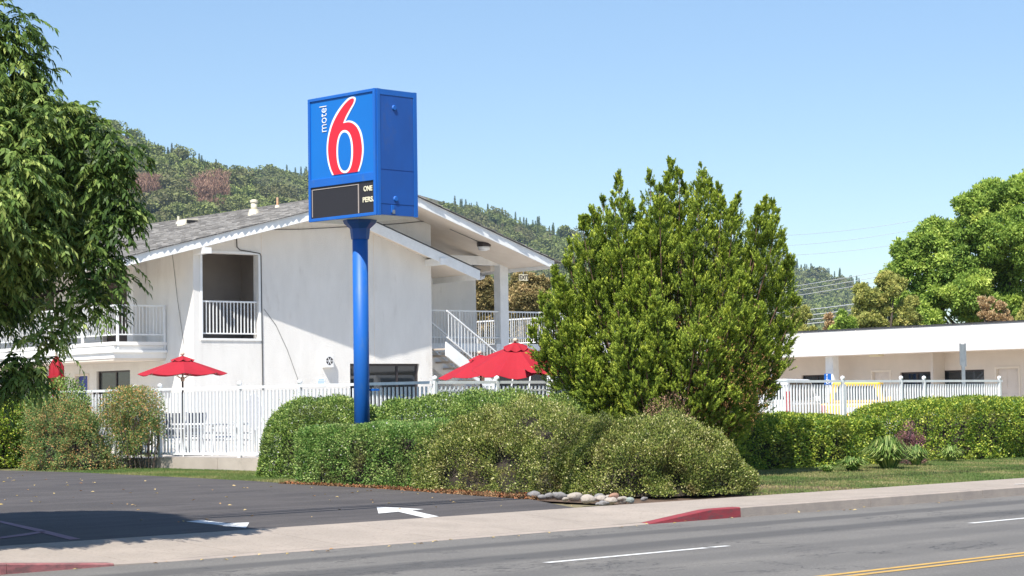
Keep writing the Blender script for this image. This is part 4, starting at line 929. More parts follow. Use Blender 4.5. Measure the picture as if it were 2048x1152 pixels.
# vehicles
M['car_glass'] = glass('car_glass', (.012, .014, .016), .08); M['car_glass'].node_tree.nodes['Principled BSDF'].inputs['Specular IOR Level'].default_value = .3
M['car_white'] = mat('white_car_paint', (.80, .80, .79), (.78, .78, .77), 1, .22); M['car_yellow'] = mat('yellow_car_paint', (.85, .50, .01), (.83, .48, .01), 1, .25)
M['tail_red'] = mat('tail_lamp', (.42, .012, .02), None, 3, .2); M['chrome'] = mat('chrome', (.6, .6, .6), None, 3, .15, metal=1); M['lamp'] = mat('head_lamp', (.7, .7, .72), None, 3, .15); M['plate'] = mat('plate_white', (.7, .7, .7), None, 3, .5)
def vehicle(name, label, cat, loc, rot, paint, kind, Lh=2.3, Wh=.9, H=1.75):
    t = thing(name, label, cat, loc, rot)
    belt = 1.02 if kind != 'pickup' else .98
    low = [(-Lh, .45), (-Lh - .02, .75), (-Lh + .03, belt), (Lh - 1.35, belt), (Lh - .25, belt - .12), (Lh, belt - .32), (Lh + .02, .42), (Lh - .2, .32), (-Lh + .2, .32)]
    if kind == 'van': low = [(-Lh, .4), (-Lh, .8), (-Lh + .02, belt), (Lh - 1.0, belt), (Lh - .2, belt - .1), (Lh, .7), (Lh, .4), (Lh - .2, .3), (-Lh + .2, .3)]
    body = MB(); n = len(low)
    for y, s in ((-Wh, 1), (Wh, 1)): body.v += [(x, y, z) for x, z in low]
    body.f += [tuple(range(n)), tuple(reversed(range(n, 2 * n)))] + [(i, n + i, n + (i + 1) % n, (i + 1) % n) for i in range(n)]
    obj('body', body, M[paint], t, bevel=.07)
    if kind == 'suv': cab = (-Lh + .08, -Lh + .30, Lh - 1.75, Lh - 1.15)
    elif kind == 'van': cab = (-Lh + .02, -Lh + .10, Lh - 1.4, Lh - .7)
    else: cab = (-.55, -.40, .55, 1.05)
    x0, x0t, x1t, x1 = cab; ins = .15
    c = MB().hexa([(x0, -Wh + .03, belt - .02), (x1, -Wh + .03, belt - .02), (x1, Wh - .03, belt - .02), (x0, Wh - .03, belt - .02), (x0t, -Wh + ins, H), (x1t, -Wh + ins, H), (x1t, Wh - ins, H), (x0t, Wh - ins, H)])
    obj('cabin', c, M[paint], t, bevel=.06)
    def sidept(x, f, s): # point on the cabin side
        zz = belt + .05 + (H - .10 - belt - .05) * f; k = (zz - belt + .02) / (H - belt + .02); return (x, s * (Wh - .03 - (ins - .03) * k + .008), zz)
    nwin = 3 if kind in ('suv', 'van') else 2; a, b = x0 + .22, x1 - .52; at_, bt_ = x0t + .16, x1t - .04
    for s in (-1, 1):
        for i in range(nwin):
            f0, f1 = i / nwin, (i + 1) / nwin; g_ = .035
            q = [sidept(a + (b - a) * f0 + g_, 0, s), sidept(a + (b - a) * f1 - g_, 0, s), sidept(at_ + (bt_ - at_) * f1 - g_, 1, s), sidept(at_ + (bt_ - at_) * f0 + g_, 1, s)]
            o_ = .012 * s; obj('side_window', MB().prism(q, [(p[0], p[1] - o_ * 1.5, p[2]) for p in q]), M['car_glass'], t)
        obj('wing_mirror', MB().box(x1 - .55, x1 - .42, s * (Wh + .02) - .08, s * (Wh + .02) + .08, belt + .02, belt + .16), M[paint], t, bevel=.02)
        obj('tail_lamp', MB().box(-Lh - .035, -Lh + .16, s * (Wh - .06) - .07, s * (Wh - .06) + .075, belt - .30, belt + (.30 if kind != 'pickup' else -.05)), M['tail_red'], t, bevel=.02)
        obj('head_lamp', MB().box(Lh - .2, Lh + .015, s * (Wh - .2) - .14, s * (Wh - .2) + .14, belt - .42, belt - .26), M['lamp'], t, bevel=.02)
        obj('door_handle', MB().box(.1, .24, s * (Wh + .012) - .012, s * (Wh + .012) + .012, belt - .15, belt - .12), M['chrome'], t)
        for x in (-Lh + .85, Lh - .85):
            wl = MB(); ring = np.linspace(0, 6.283, 24, endpoint=False); y_ = s * (Wh - .1)
            wl.prism([(x + .34 * math.cos(q), y_ - .12, .34 + .34 * math.sin(q)) for q in ring], [(x + .34 * math.cos(q), y_ + .12, .34 + .34 * math.sin(q)) for q in ring]); wo_ = obj('wheel', wl, M['black'], t, bevel=.02)
            rm = MB(); yo = y_ + s * .125; rm.prism([(x + .2 * math.cos(q), yo, .34 + .2 * math.sin(q)) for q in ring], [(x + .2 * math.cos(q), yo - s * .05, .34 + .2 * math.sin(q)) for q in ring]); obj('rim', rm, M['chrome'], wo_)
    def rear(f, y): zz = belt + .08 + (H - .12 - belt - .08) * f; k = (zz - belt + .02) / (H - belt + .02); return (x0 + (x0t - x0) * k - .01, y * (1 - .12 * f), zz)
    q = [rear(0, -Wh + .18), rear(0, Wh - .18), rear(1, Wh - .24), rear(1, -Wh + .24)]; obj('rear_window', MB().prism(q, [(p[0] + .02, p[1], p[2]) for p in q]), M['car_glass'], t)
    def frnt(f, y): zz = belt + .06 + (H - .10 - belt - .06) * f; k = (zz - belt + .02) / (H - belt + .02); return (x1 + (x1t - x1) * k + .01, y * (1 - .12 * f), zz)
    q = [frnt(0, -Wh + .14), frnt(0, Wh - .14), frnt(1, Wh - .2), frnt(1, -Wh + .2)]; obj('windscreen', MB().prism(q, [(p[0] - .02, p[1], p[2]) for p in q]), M['car_glass'], t)
    obj('bumper', MB().box(-Lh - .09, -Lh + .05, -Wh + .05, Wh - .05, .42, .60), M['grey_metal'], t, bevel=.03); obj('bumper', MB().box(Lh - .05, Lh + .08, -Wh + .05, Wh - .05, .36, .56), M['grey_metal'], t, bevel=.03)
    obj('number_plate', MB().box(-Lh - .032, -Lh - .022, -.16, .16, .72, .86), M['plate'], t)
    if kind == 'pickup': obj('bed', MB().box(-Lh + .08, -.62, -Wh + .1, Wh - .1, belt - .001, belt + .012), M['dark'], t)
    return t
def carpt(px, D): p = onY(px, 800, D); return (p[0], p[1], .572)
vehicle('parked_car', 'white estate car with a red tail lamp parked behind the fence beside the juniper', 'car', carpt(1560, 60.5), ROT_B + .5, 'car_white', 'suv', H=1.66)
vehicle('parked_car', 'white car parked behind the juniper trunk, mostly hidden', 'car', carpt(1455, 64.5), ROT_B, 'car_white', 'suv', H=1.6)
vehicle('parked_truck', 'yellow pickup truck parked behind the fence in front of the motel wing', 'truck', carpt(1716, 59.5), ROT_B + .62, 'car_yellow', 'pickup', Lh=1.9, Wh=.8, H=1.56)
vehicle('parked_van', 'white van roof glimpsed below the big red umbrella', 'van', carpt(1060, 62), ROT_B + math.pi / 2, 'car_white', 'van', H=2.05, Lh=2.0)

# river stones at the tip of the bed (traced positions, each a body of its own)
M['rk'] = [mat('rock_pale', (.44, .38, .32), (.34, .30, .26), 8, .9, .8, 25, dirt=((.16, .12, .09), 9, .56, .7)), mat('rock_grey', (.27, .26, .25), (.20, .19, .19), 8, .9, .8, 25, dirt=((.12, .10, .08), 9, .56, .7)), mat('rock_red', (.36, .20, .13), (.32, .2, .15), 8, .9, .8, 25, dirt=((.14, .10, .08), 9, .58, .7)), mat('rock_green_grey', (.32, .36, .32), (.26, .29, .27), 8, .9, .8, 25, dirt=((.12, .10, .08), 9, .58, .7))]
rk = [(1068, 994, 20, 1, 'flat grey stone at the left tip of the rock pile'), (1083, 997, 13, 1, 'second stone from the left tip of the pile, small and grey'), (1098, 996, 15, 1, 'third stone from the left tip of the pile, grey and rounded'), (1117, 996, 20, 1, 'large grey stone in the left half of the pile, rounder than its neighbours'), (1131, 1001, 10, 0, 'small pale stone in front of the large grey ones on the left'), (1126, 987, 10, 3, 'small greenish stone at the back of the pile under the shrub'),
      (1146, 990, 25, 2, 'large reddish stone at the back of the pile'), (1150, 999, 24, 0, 'long pale stone below the large reddish one'), (1167, 990, 14, 0, 'small pale stone touching the right side of the large reddish one'), (1181, 992, 18, 0, 'cream stone at the back right of the reddish one'), (1196, 989, 13, 1, 'small grey stone behind the cream one at the back of the pile'), (1176, 1005, 24, 0, 'wide pale stone in the front row of the pile'),
      (1190, 1001, 12, 0, 'small pale stone between the wide pale one and the grey ones in the middle'), (1203, 1001, 18, 0, 'cream stone in the middle of the right half, just above the flat grey one'), (1200, 995, 15, 1, 'grey stone in the middle row, behind the cream one on the right'), (1216, 997, 11, 0, 'small pale stone touching the left side of the smaller reddish one'), (1229, 998, 16, 2, 'smaller reddish stone in the right half of the pile'), (1222, 1006, 20, 0, 'pale stone at the front edge beside the pavement'), (1244, 1004, 18, 0, 'smooth white stone near the right end of the pile'), (1259, 1004, 14, 3, 'greenish pale stone at the right end of the pile'), (1207, 1010, 16, 1, 'flat grey stone lying lowest against the pavement'), (1196, 1010, 9, 1, 'small grey stone at the very front left of the flat grey one'), (1289, 1000, 11, 1, 'single grey stone apart on the right, half under the shrub'), (1136, 994, 9, 1, 'small grey stone just left of the large reddish one')]
for i, (x, y, s, mi, lab) in enumerate(rk):
    g = np.random.default_rng(100 + i); p = onG(x, y); sz = s * p[1] / F * .68; bm = MB(); nu, nv = 14, 9; a1, a2, a3 = sz, sz * g.uniform(.6, .8), sz * g.uniform(.5, .62); nz = SN(6, 1.2, i); vs = []
    for j in range(nv + 1):
        for k in range(nu):
            th_, ph_ = 2 * math.pi * k / nu, math.pi * (j / nv - .5); q = np.array([math.cos(th_) * math.cos(ph_), math.sin(th_) * math.cos(ph_), math.sin(ph_)]); q = q * (1 + .17 * nz(q[None] * 2.0)[0]); vs.append((q[0] * a1, q[1] * a2, q[2] * a3))
    bm.add(vs, [(j * nu + k, j * nu + (k + 1) % nu, (j + 1) * nu + (k + 1) % nu, (j + 1) * nu + k) for j in range(nv) for k in range(nu)])
    o = obj('rock', bm, M['rk'][mi], loc=(p[0], p[1], p[2] + a3 * .6), rot=g.uniform(-.5, .5), smooth=True)
    tag(o, lab or ('pale cream river stone heaped among the others beside the pavement' if mi == 0 else 'small grey river stone heaped among the others beside the pavement'), 'rock', 'river stones at the tip of the planting bed')

# overhead wires beside the street (their shadows cross the driveway) and the far lines at right
def cable(name, label, p0, p1, sag, r_, m, group, n=24):
    p0 = np.array(p0, float); p1 = np.array(p1, float); mid = (p0 + p1) / 2
    pts = [p0 + (p1 - p0) * t - np.array([0, 0, 4 * sag * t * (1 - t)]) - mid for t in np.linspace(0, 1, n)]
    return tag(obj(name, MB().tube(pts, r_, 5), m, loc=tuple(mid)), label, 'cable', group)
def pole(label, x, y, h, group):
    t = thing('utility_pole', label, 'utility pole', (x, y, 0), 0, group); obj('mast', MB().tube([(0, 0, -.5), (0, 0, h)], [.16, .11], 10), M['bark'], t); obj('crossarm', MB().box(-1.2, 1.2, -.06, .06, h - .8, h - .65), M['bark'], t, rot=ROT_S - math.pi / 2)
# wires: four along the street above the pavement, out of the picture; others far right
for k, (n_, z_, r_) in enumerate(((20.0, 10.2, .03), (20.15, 9.95, .028), (20.4, 9.7, .034), (19.95, 9.35, .065))):
    cable('overhead_cable', ('topmost thin', 'second thin', 'third thin', 'lowest and thickest')[k] + ' black utility cable above the street pavement, casting its shadow on the driveway', W(-20, n_, z_), W(120, n_ + .1, z_ + .2), .05, r_, M['cable'], 'cables above the street')
for k, (a, b) in enumerate((((1540, 579), (1750, 541)), ((1540, 587), (1750, 551)), ((1540, 598), (1750, 561)), ((1560, 622), (1740, 602)), ((1560, 632), (1740, 614)), ((1560, 640), (1740, 625)), ((1560, 648), (1740, 633)))):
    cable('far_cable', ('topmost', 'middle', 'lowest', 'topmost', 'second', 'third', 'lowest')[k] + (' of the three thin silvery lines' if k < 3 else ' of the four bright silvery lines low') + ' before the distant hill right of the juniper', onY(a[0] - 60, a[1] + 8, 190), onY(b[0] + 60, b[1] - 8, 170), .15, .022 if k < 3 else .035, M['wire_alu'], 'upper distant power lines' if k < 3 else 'lower distant power lines')
for k, (a, b) in enumerate((((1540, 472), (1830, 441)), ((1540, 493), (1830, 459)), ((1540, 512), (1830, 483)))):
    cable('sky_cable', ('topmost', 'middle', 'lowest')[k] + ' of three faint power lines against the sky right of the juniper', onY(a[0], a[1], 160), onY(b[0], b[1], 160), .2, .012, M['grey_metal'], 'power lines against the sky')

# ---------------------------------------------------------------- shrubs and hedges (street frame)
LM = {}
LM['glossy'] = leafmat('glossy_leaves', [(0, (.025, .05, .016)), (.4, (.065, .112, .028)), (.75, (.135, .185, .05)), (1, (.26, .30, .12))], .35, .25, .7, patch=((.16, .16, .06), .52, .5), pscale=1.5)
LM['front'] = leafmat('clipped_leaves', [(0, (.03, .07, .02)), (.4, (.07, .13, .035)), (.7, (.13, .19, .06)), (1, (.24, .27, .13))], .38, .25, .6, patch=((.17, .12, .055), .54, .7), pscale=2.2)
LM['mound'] = leafmat('coyote_leaves', [(0, (.028, .042, .016)), (.35, (.075, .10, .028)), (.65, (.14, .16, .045)), (.9, (.21, .20, .08)), (1, (.36, .34, .22))], .6, .25, .3, patch=((.15, .085, .05), .56, .7), pscale=2.2)
LM['yellowtop'] = leafmat('hedge_leaves', [(0, (.025, .06, .015)), (.4, (.07, .12, .02)), (.7, (.17, .21, .03)), (1, (.34, .35, .08))], .35, .28, .6, patch=((.20, .15, .05), .55, .6), pscale=1.3)
LM['nandina'] = leafmat('nandina_leaves', [(0, (.03, .06, .025)), (.45, (.07, .12, .045)), (.7, (.13, .16, .06)), (.85, (.26, .17, .08)), (1, (.36, .18, .10))], .5, .25, .5, patch=((.26, .15, .085), .54, .6), pscale=1.6)
LM['strap'] = leafmat('strap_leaves', [(0, (.03, .065, .018)), (.5, (.085, .135, .035)), (1, (.22, .24, .11))], .4, .22, .5)
LM['purple'] = leafmat('purple_leaves', [(0, (.05, .03, .03)), (.6, (.13, .06, .07)), (1, (.40, .16, .28))], .5, .25, .4)
LM['petal'] = leafmat('blossoms', [(0, (.55, .35, .36)), (1, (.75, .6, .58))], .6, .3, .3)
def blossoms(col='petal', n=260, s=.035):
    def f(root, base, P, nr, rot, g):
        k = g.choice(len(P), n, p=None); ctr = g.choice(len(P), 22); 
        d = ((P[k][:, None] - P[ctr][None]) ** 2).sum(-1).min(1); k = k[d < .30 ** 2]
        Q = P[k] + nr[k] * .03; leafmesh('blossom', rot(Q) + base, rot(nr[k] + g.normal(0, .6, Q.shape)), s, s * .8, g.random(len(Q)), LM[col], root, loc=tuple(base))
    return f
def whips(m, n=500, h=.12, w=.02):       # young shoots standing out of the clipped surface
    def f(root, base, P, nr, rot, g):
        k = g.choice(len(P), n); k = k[P[k][:, 2] > P[:, 2].max() * .45]; D = nr[k] * .5 + np.array([0, 0, .8]) + g.normal(0, .25, (len(k), 3)); D = unit(D); out = []; dd = []
        for s in np.linspace(.1, 1, 7): out.append(P[k] + D * (h * s * g.uniform(.5, 1.4, (len(k), 1)))); dd.append(D * .8 + g.normal(0, .5, D.shape))
        Q = np.concatenate(out); Dq = np.concatenate(dd); leafmesh('shoots', rot(Q) + base, rot(Dq), .03, w, g.uniform(.4, 1, len(Q)), LM[m], root, loc=tuple(base))
    return f
def both(*fs):
    def f(*a):
        for q in fs: q(*a)
    return f
shrub('round_shrub', 'large rounded glossy green shrub left of the blue pole, at the wall end', 'shrub', (27.5, 31.1, 0.28), (1.1, 1.35, 1.6), 2.6, 62000, .042, .026, LM['glossy'], lump=.07, seed=2, extra=both(blossoms(n=700), whips('glossy', 500)))
shrub('tall_hedge', 'bright green hedge with pinkish blossoms right behind the blue pole', 'hedge', (28.9, 27.95, 0.26), (2.4, 1.35, 1.58), 5, 85000, .042, .026, LM['glossy'], lump=.08, seed=3, extra=both(blossoms(n=900), whips('glossy', 900)))
shrub('clipped_hedge', 'square-clipped green hedge with a flat top in front of the blue pole', 'hedge', (25.95, 27.5, 0.24), (0.95, 1.75, 1.06), 11, 90000, .036, .022, LM['front'], lump=.035, spread=.6, depth=.12, seed=4, extra=both(blossoms(n=250), whips('front', 500, .05)))
shrub('olive_shrub', 'broad olive-brown shrub mound between the clipped hedge and the stones', 'shrub', (25.9, 23.9, 0.2), (1.25, 2.4, 1.5), 1.95, 110000, .036, .019, LM['mound'], lump=.15, lfreq=1.6, lump2=.10, seed=5, tintn=.32, up=.6, extra=whips('mound', 1800, .11, .011))
shrub('olive_shrub', 'olive-brown shrub mound nearest the pavement, with a dead purple-brown top', 'shrub', (26.35, 21.9, 0.17), (1.35, 1.45, 1.22), 2.0, 110000, .036, .019, LM['mound'], lump=.17, lfreq=1.6, lump2=.10, seed=6, tintn=.32, up=.6, extra=whips('mound', 1800, .11, .011))
shrub('dead_shrub', 'dry purple-brown shrub top rising just below the juniper trunk', 'shrub', (28.0, 23.1, 0.2), (0.8, 0.65, 1.42), 2.2, 22000, .03, .014, leafmat('dead_leaves', [(0, (.07, .045, .04)), (.5, (.17, .10, .085)), (1, (.30, .19, .15))], .8, .15, .2), lump=.12, lump2=.08, seed=7, up=.6)
shrub('shaded_hedge', 'lower clipped hedge between the juniper and the daylilies', 'hedge', (35.6, 27.65, 0.2), (4.2, 1.4, 1.10), 10, 130000, .050, .032, LM['yellowtop'], lump=.05, seed=8, extra=whips('yellowtop', 900, .07))
shrub('long_hedge', 'taller clipped yellow-green hedge along the right edge of the picture', 'hedge', (49.4, 27.55, 0.22), (7.6, 1.7, 1.36), 9, 190000, .052, .034, LM['yellowtop'], lump=.07, seed=9, extra=whips('yellowtop', 1400, .08))
shrub('purple_shrub', 'small purple-leaved shrub in the gap between the two right hedges', 'shrub', (39.7, 25.8, 0.2), (0.28, 0.25, 0.95), 2.2, 4200, .035, .02, LM['purple'], lump=.12, lump2=.08, seed=10, group=None)
shrub('left_hedge', 'dark green clipped hedge with a yellow-green top at the left edge', 'hedge', (27.4, 44.6, 0.36), (1.0, 3.6, 1.5), 9, 70000, .062, .04, LM['yellowtop'], lump=.08, seed=11, extra=whips('yellowtop', 500, .12, .03))
shrub('hump_shrub', 'bright green shrub humped above the left hedge', 'shrub', (27.7, 40.6, 0.34), (0.45, 1.2, 1.98), 3, 24000, .055, .034, LM['glossy'], lump=.1, seed=12, extra=whips('glossy', 400, .12, .03))
shrub('bamboo_shrub', 'bushy grey-green and rust-tinged shrub right of the left hedge', 'shrub', (27.1, 39.1, 0.33), (0.65, 1.15, 1.5), 2.4, 46000, .045, .018, LM['nandina'], lump=.13, lump2=.09, lfreq=2.4, seed=13, up=.1, stray=.12, tintn=.28, extra=whips('nandina', 900, .14, .018))
def bare_stems(root, base, P, nr, rot, g):
    mb = MB()
    for k in range(34):
        q = np.array([g.uniform(-.3, .3), g.uniform(-.8, .8), 0]); t = q + np.array([g.normal(0, .15), g.normal(0, .15), g.uniform(1.0, 1.4)]); mid = (q + t) / 2 + g.normal(0, .05, 3)
        mb.tube([tuple(local_rn(x[None])[0]) for x in (q, mid, t)], [.010, .009, .006], 5)
    obj('stem', mb, M['bark'], root, kind='stuff')
def airy(name, label, c, half, zlow, n, seed, m='nandina'):
    g = np.random.default_rng(seed); base = W(*c); root = thing(name, label, 'shrub', tuple(base)); nz = SN(12, 3, seed)
    P = g.normal(size=(n, 3)); P = unit(P); P = P / (np.abs(P) ** 4).sum(1, keepdims=True) ** .25 * (g.random((n, 1)) ** .4); P = P * np.array([half[0], half[1], half[2]]) + np.array([0, 0, zlow + half[2]]); keep = nz(P * 1.5) > -.2 - 1.1 * np.clip((P[:, 2] - .9) / .8, -.9, 1); P = P[keep]
    D = unit(g.normal(0, .6, P.shape) + np.array([0, 0, .1])); t = .45 + .25 * g.normal(size=len(P)) + .22 * (P[:, 2] - zlow) / (2 * half[2])
    leafmesh('foliage', local_rn(P) + base, local_rn(D), .05 * g.uniform(.7, 1.3, len(P)), .02, t, LM[m], root, loc=tuple(base)); bare_stems(root, base, None, None, None, g); return root
airy('bamboo_shrub', 'airy rust-tipped shrub with bare stems against the fence end post', (28.1, 38.15, .34), (.34, 1.0, .85), .12, 26000, 14)
def strapplant(name, label, c, rad, h, n, seed, dry=0.0):
    g = np.random.default_rng(seed); base = W(*c); root = thing(name, label, 'plant', tuple(base), 0, 'strap-leaved plants'); az = g.uniform(0, 6.283, n); out = g.uniform(.25, 1, n); hh = h * g.uniform(.45, 1.15, n) * (1.15 - .5 * out)
    segs = 6; V = []; T = []
    r0_ = g.uniform(0, rad * .25, n); wd = .012
    me = bpy.data.meshes.new('leaf_blades'); vs = []; fs = []; tt = []
    for i in range(n):
        ca, sa = math.cos(az[i]), math.sin(az[i]); o = len(vs); ti = g.random() * (1 - dry) + dry * g.uniform(.6, 1)
        for k in range(segs + 1):
            s = k / segs; rr_ = r0_[i] + rad * out[i] * s; z = hh[i] * math.sin(min(1, s * 1.15) * math.pi * .72) * 1.0; w_ = wd * (1 - s) ** .5 + .002
            vs += [(rr_ * ca - sa * w_, rr_ * sa + ca * w_, z), (rr_ * ca + sa * w_, rr_ * sa - ca * w_, z)]; tt += [ti, ti]
        fs += [(o + 2 * k, o + 2 * k + 1, o + 2 * k + 3, o + 2 * k + 2) for k in range(segs)]
    me.from_pydata(vs, [], fs); a = me.attributes.new('tint', 'FLOAT', 'POINT'); a.data.foreach_set('value', np.array(tt, dtype=np.float32)); me.materials.append(LM['strap']); obj('leaf_blades', me, None, root, kind='stuff'); return root
def sp(px, py, name, label, rad, h, n, seed, dry=0.0): a, b = grn(px, py); return strapplant(name, label, (a, b, tz(b)), rad, h, n, seed, dry)
sp(1777, 936, 'strap_plant', 'biggest clump of arching green strap leaves at the foot of the right hedges', .62, .60, 800, 21)
sp(1832, 930, 'strap_plant', 'middle clump of strap leaves touching the biggest clump on its right', .36, .40, 320, 22)
sp(1902, 922, 'strap_plant', 'rightmost pale clump of strap leaves standing alone before the hedge', .34, .34, 300, 23, .45)
sp(1705, 941, 'strap_plant', 'low clump of leaves left of the biggest strap-leaved plant', .40, .26, 340, 24)
sp(1655, 944, 'strap_plant', 'smallest low clump of leaves, leftmost before the shaded hedge', .28, .14, 90, 25, .3)
sp(262, 925, 'strap_plant', 'green strap-leaved clump below the airy shrub near the fence', .5, .42, 260, 26)
sp(205, 934, 'strap_plant', 'low yellowish clump at the foot of the rust-tinged shrub', .42, .30, 200, 27, .3)
sp(300, 930, 'strap_plant', 'small green clump touching the end of the concrete wall', .3, .34, 140, 28)

# ---------------------------------------------------------------- juniper
def juniper():
    g = np.random.default_rng(31); D0 = 41.2; b = onY(1335, 845, D0); base = np.array([b[0], b[1], .2]); root = thing('juniper', 'big bright green juniper with many upright plumes beside the red umbrellas', 'tree', tuple(base))
    tips = [(1235, 352), (1205, 395), (1262, 400), (1296, 352), (1345, 318), (1370, 365), (1408, 322), (1440, 372), (1482, 382), (1522, 402), (1556, 397), (1586, 525), (1590, 600), (1570, 470), (1185, 415), (1160, 445), (1142, 478), (1110, 540), (1082, 590), (1062, 650), (1085, 680), (1135, 690), (1135, 505), (1100, 620),
            (1320, 400), (1390, 400), (1460, 430), (1535, 450), (1560, 560), (1565, 640), (1555, 700), (1545, 745), (1178, 740), (1205, 770), (1225, 440), (1340, 380), (1280, 430), (1500, 450), (1250, 395), (1222, 400), (1310, 385), (1358, 345), (1422, 360), (1400, 350), (1470, 405), (1510, 425), (1545, 430), (1170, 440), (1195, 430), (1285, 405), (1440, 400), (1335, 355), (1576, 520), (1125, 560), (1095, 630), (1580, 640), (1145, 600), (1500, 780), (1240, 790)]
    P0 = []; rad = []
    fx = lambda px: (px - 1024) / F * D0 - base[0]
    for x, y in tips:
        p = onY(x, y, D0) - base; P0.append(np.array([p[0], g.normal(0, .55), p[2]])); rad.append(.25 if y < 480 else .28)
    # fill: tips over the front and back of the crown
    cx, cz = .0, 2.75
    for k in range(155):
        th = g.uniform(0, 6.283); u_ = g.uniform(-.85, 1); q = np.array([math.cos(th) * math.sqrt(1 - u_ * u_), math.sin(th) * math.sqrt(1 - u_ * u_), u_])
        if q[1] > .35 and g.random() < .6: continue
        p = q * np.array([2.3, 2.1, 2.15]) * g.uniform(.78, 1.02); p[0] += -.02 + .02 * p[2]; p[2] += cz
        if p[2] < 2.0: p[0] = max(p[0], -2.35 + .55 * (2.0 - p[2]))
        if p[2] < .75: p[:2] *= .8; p[2] = max(p[2], .35)
        P0.append(p); rad.append(g.uniform(.27, .42))
    wood = MB(); PP = []; DD = []; TT = []; SS = []
    for t, rd in zip(P0, rad):
        t = np.array(t); h0 = g.uniform(.1, .5); s = np.array([t[0] * .12, t[1] * .12, h0]); c1 = np.array([t[0] * .62, t[1] * .62, h0 + (t[2] - h0) * .38]); c2 = np.array([t[0] * .93, t[1] * .93, h0 + (t[2] - h0) * .72])
        bz = lambda u: ((1 - u) ** 3)[:, None] * s + (3 * u * (1 - u) ** 2)[:, None] * c1 + (3 * u * u * (1 - u))[:, None] * c2 + (u ** 3)[:, None] * t
        us = np.linspace(0, .97, 9); cp = bz(us); wood.tube(cp, np.linspace(.03, .005, 9), 5)
        ln = np.linalg.norm(np.diff(cp, axis=0), axis=1).sum(); lo = max(.35, 1 - 1.7 / ln)
        ns = int(120 * (1 - lo) * ln / .9)        # sprigs
        nk = max(16, ns // 5); ki = g.integers(0, nk, ns); uk = 1 - (1 - lo) * g.random(nk) ** 1.1; u = np.clip(uk[ki] + g.normal(0, .035 / ln, ns), 0, 1); C = bz(u); Tn = unit(bz(np.minimum(u + .02, 1)) - bz(u - .02) + 1e-6)
        taper = np.clip((1 - u) / (1 - lo) * 1.7, .12, 1) * rd * (1 + .25 * np.sin(u * 40 + rd * 90))
        rdv = unit(np.cross(Tn, unit(g.normal(size=(nk, 3)))[ki] + g.normal(0, .30, (ns, 3)))); outw = C + rdv * (taper * g.uniform(.5, 1.08, nk)[ki] * g.uniform(.85, 1.1, ns))[:, None]
        sd = unit(Tn * .75 + rdv * .55 + np.array([0, 0, .45]) + g.normal(0, .18, (ns, 3))); L_ = g.uniform(.08, .17, ns) * (.6 + .4 * taper / rd)
        # each sprig: a feather of tiny scale-leaf cords
        nb = 20; uu = np.tile(np.linspace(0, 1, nb), ns); rep = np.repeat(np.arange(ns), nb)
        Q = outw[rep] + sd[rep] * (L_[rep] * uu)[:, None]; side = unit(np.cross(sd[rep], g.normal(size=(ns * nb, 3)))); dirs = unit(sd[rep] * .8 + side * (.95 * (1 - .6 * uu))[:, None])
        shade = g.normal(.54, .12, nk)[ki] + g.normal(0, .07, ns); tt = shade[rep] + .22 * (uu - .5) + .1 * g.normal(size=ns * nb)
        PP.append(Q); DD.append(dirs); TT.append(tt); SS.append(side + rdv[rep] * .5 + np.array([0, 0, .35]))
    PP = np.concatenate(PP); DD = np.concatenate(DD); TT = np.concatenate(TT); SS = np.concatenate(SS); n = len(PP); print('juniper blades', n)
    m = leafmat('juniper_foliage', [(0, (.028, .048, .015)), (.35, (.075, .11, .022)), (.65, (.155, .20, .034)), (1, (.30, .32, .07))], .55, .24, .35, gain=1.0)
    leafmesh('foliage', PP + base, DD, .044 * g.uniform(.7, 1.3, n), .021, TT, m, root, side=SS, loc=tuple(base))
    # browned inner twigs on the right
    q = unit(g.normal(size=(9000, 3))) * (g.random((9000, 1)) ** .4) * np.array([1.25, 1.5, 1.3]) + np.array([.85, -.35, 1.9]); leafmesh('dry_twigs', q + base, g.normal(size=q.shape) + np.array([0, 0, .6]), .06, .014, g.random(9000), leafmat('dry_juniper', [(0, (.06, .035, .02)), (1, (.24, .13, .07))], .8, .1, .2), root, loc=tuple(base))
    obj('branches', wood, M['bark_red'], root, smooth=True); obj('trunk', MB().tube([(0, 0, -.3), (.05, 0, .4), (.02, .05, 1.2)], [.26, .20, .12], 10), M['bark_red'], root, smooth=True)
juniper()

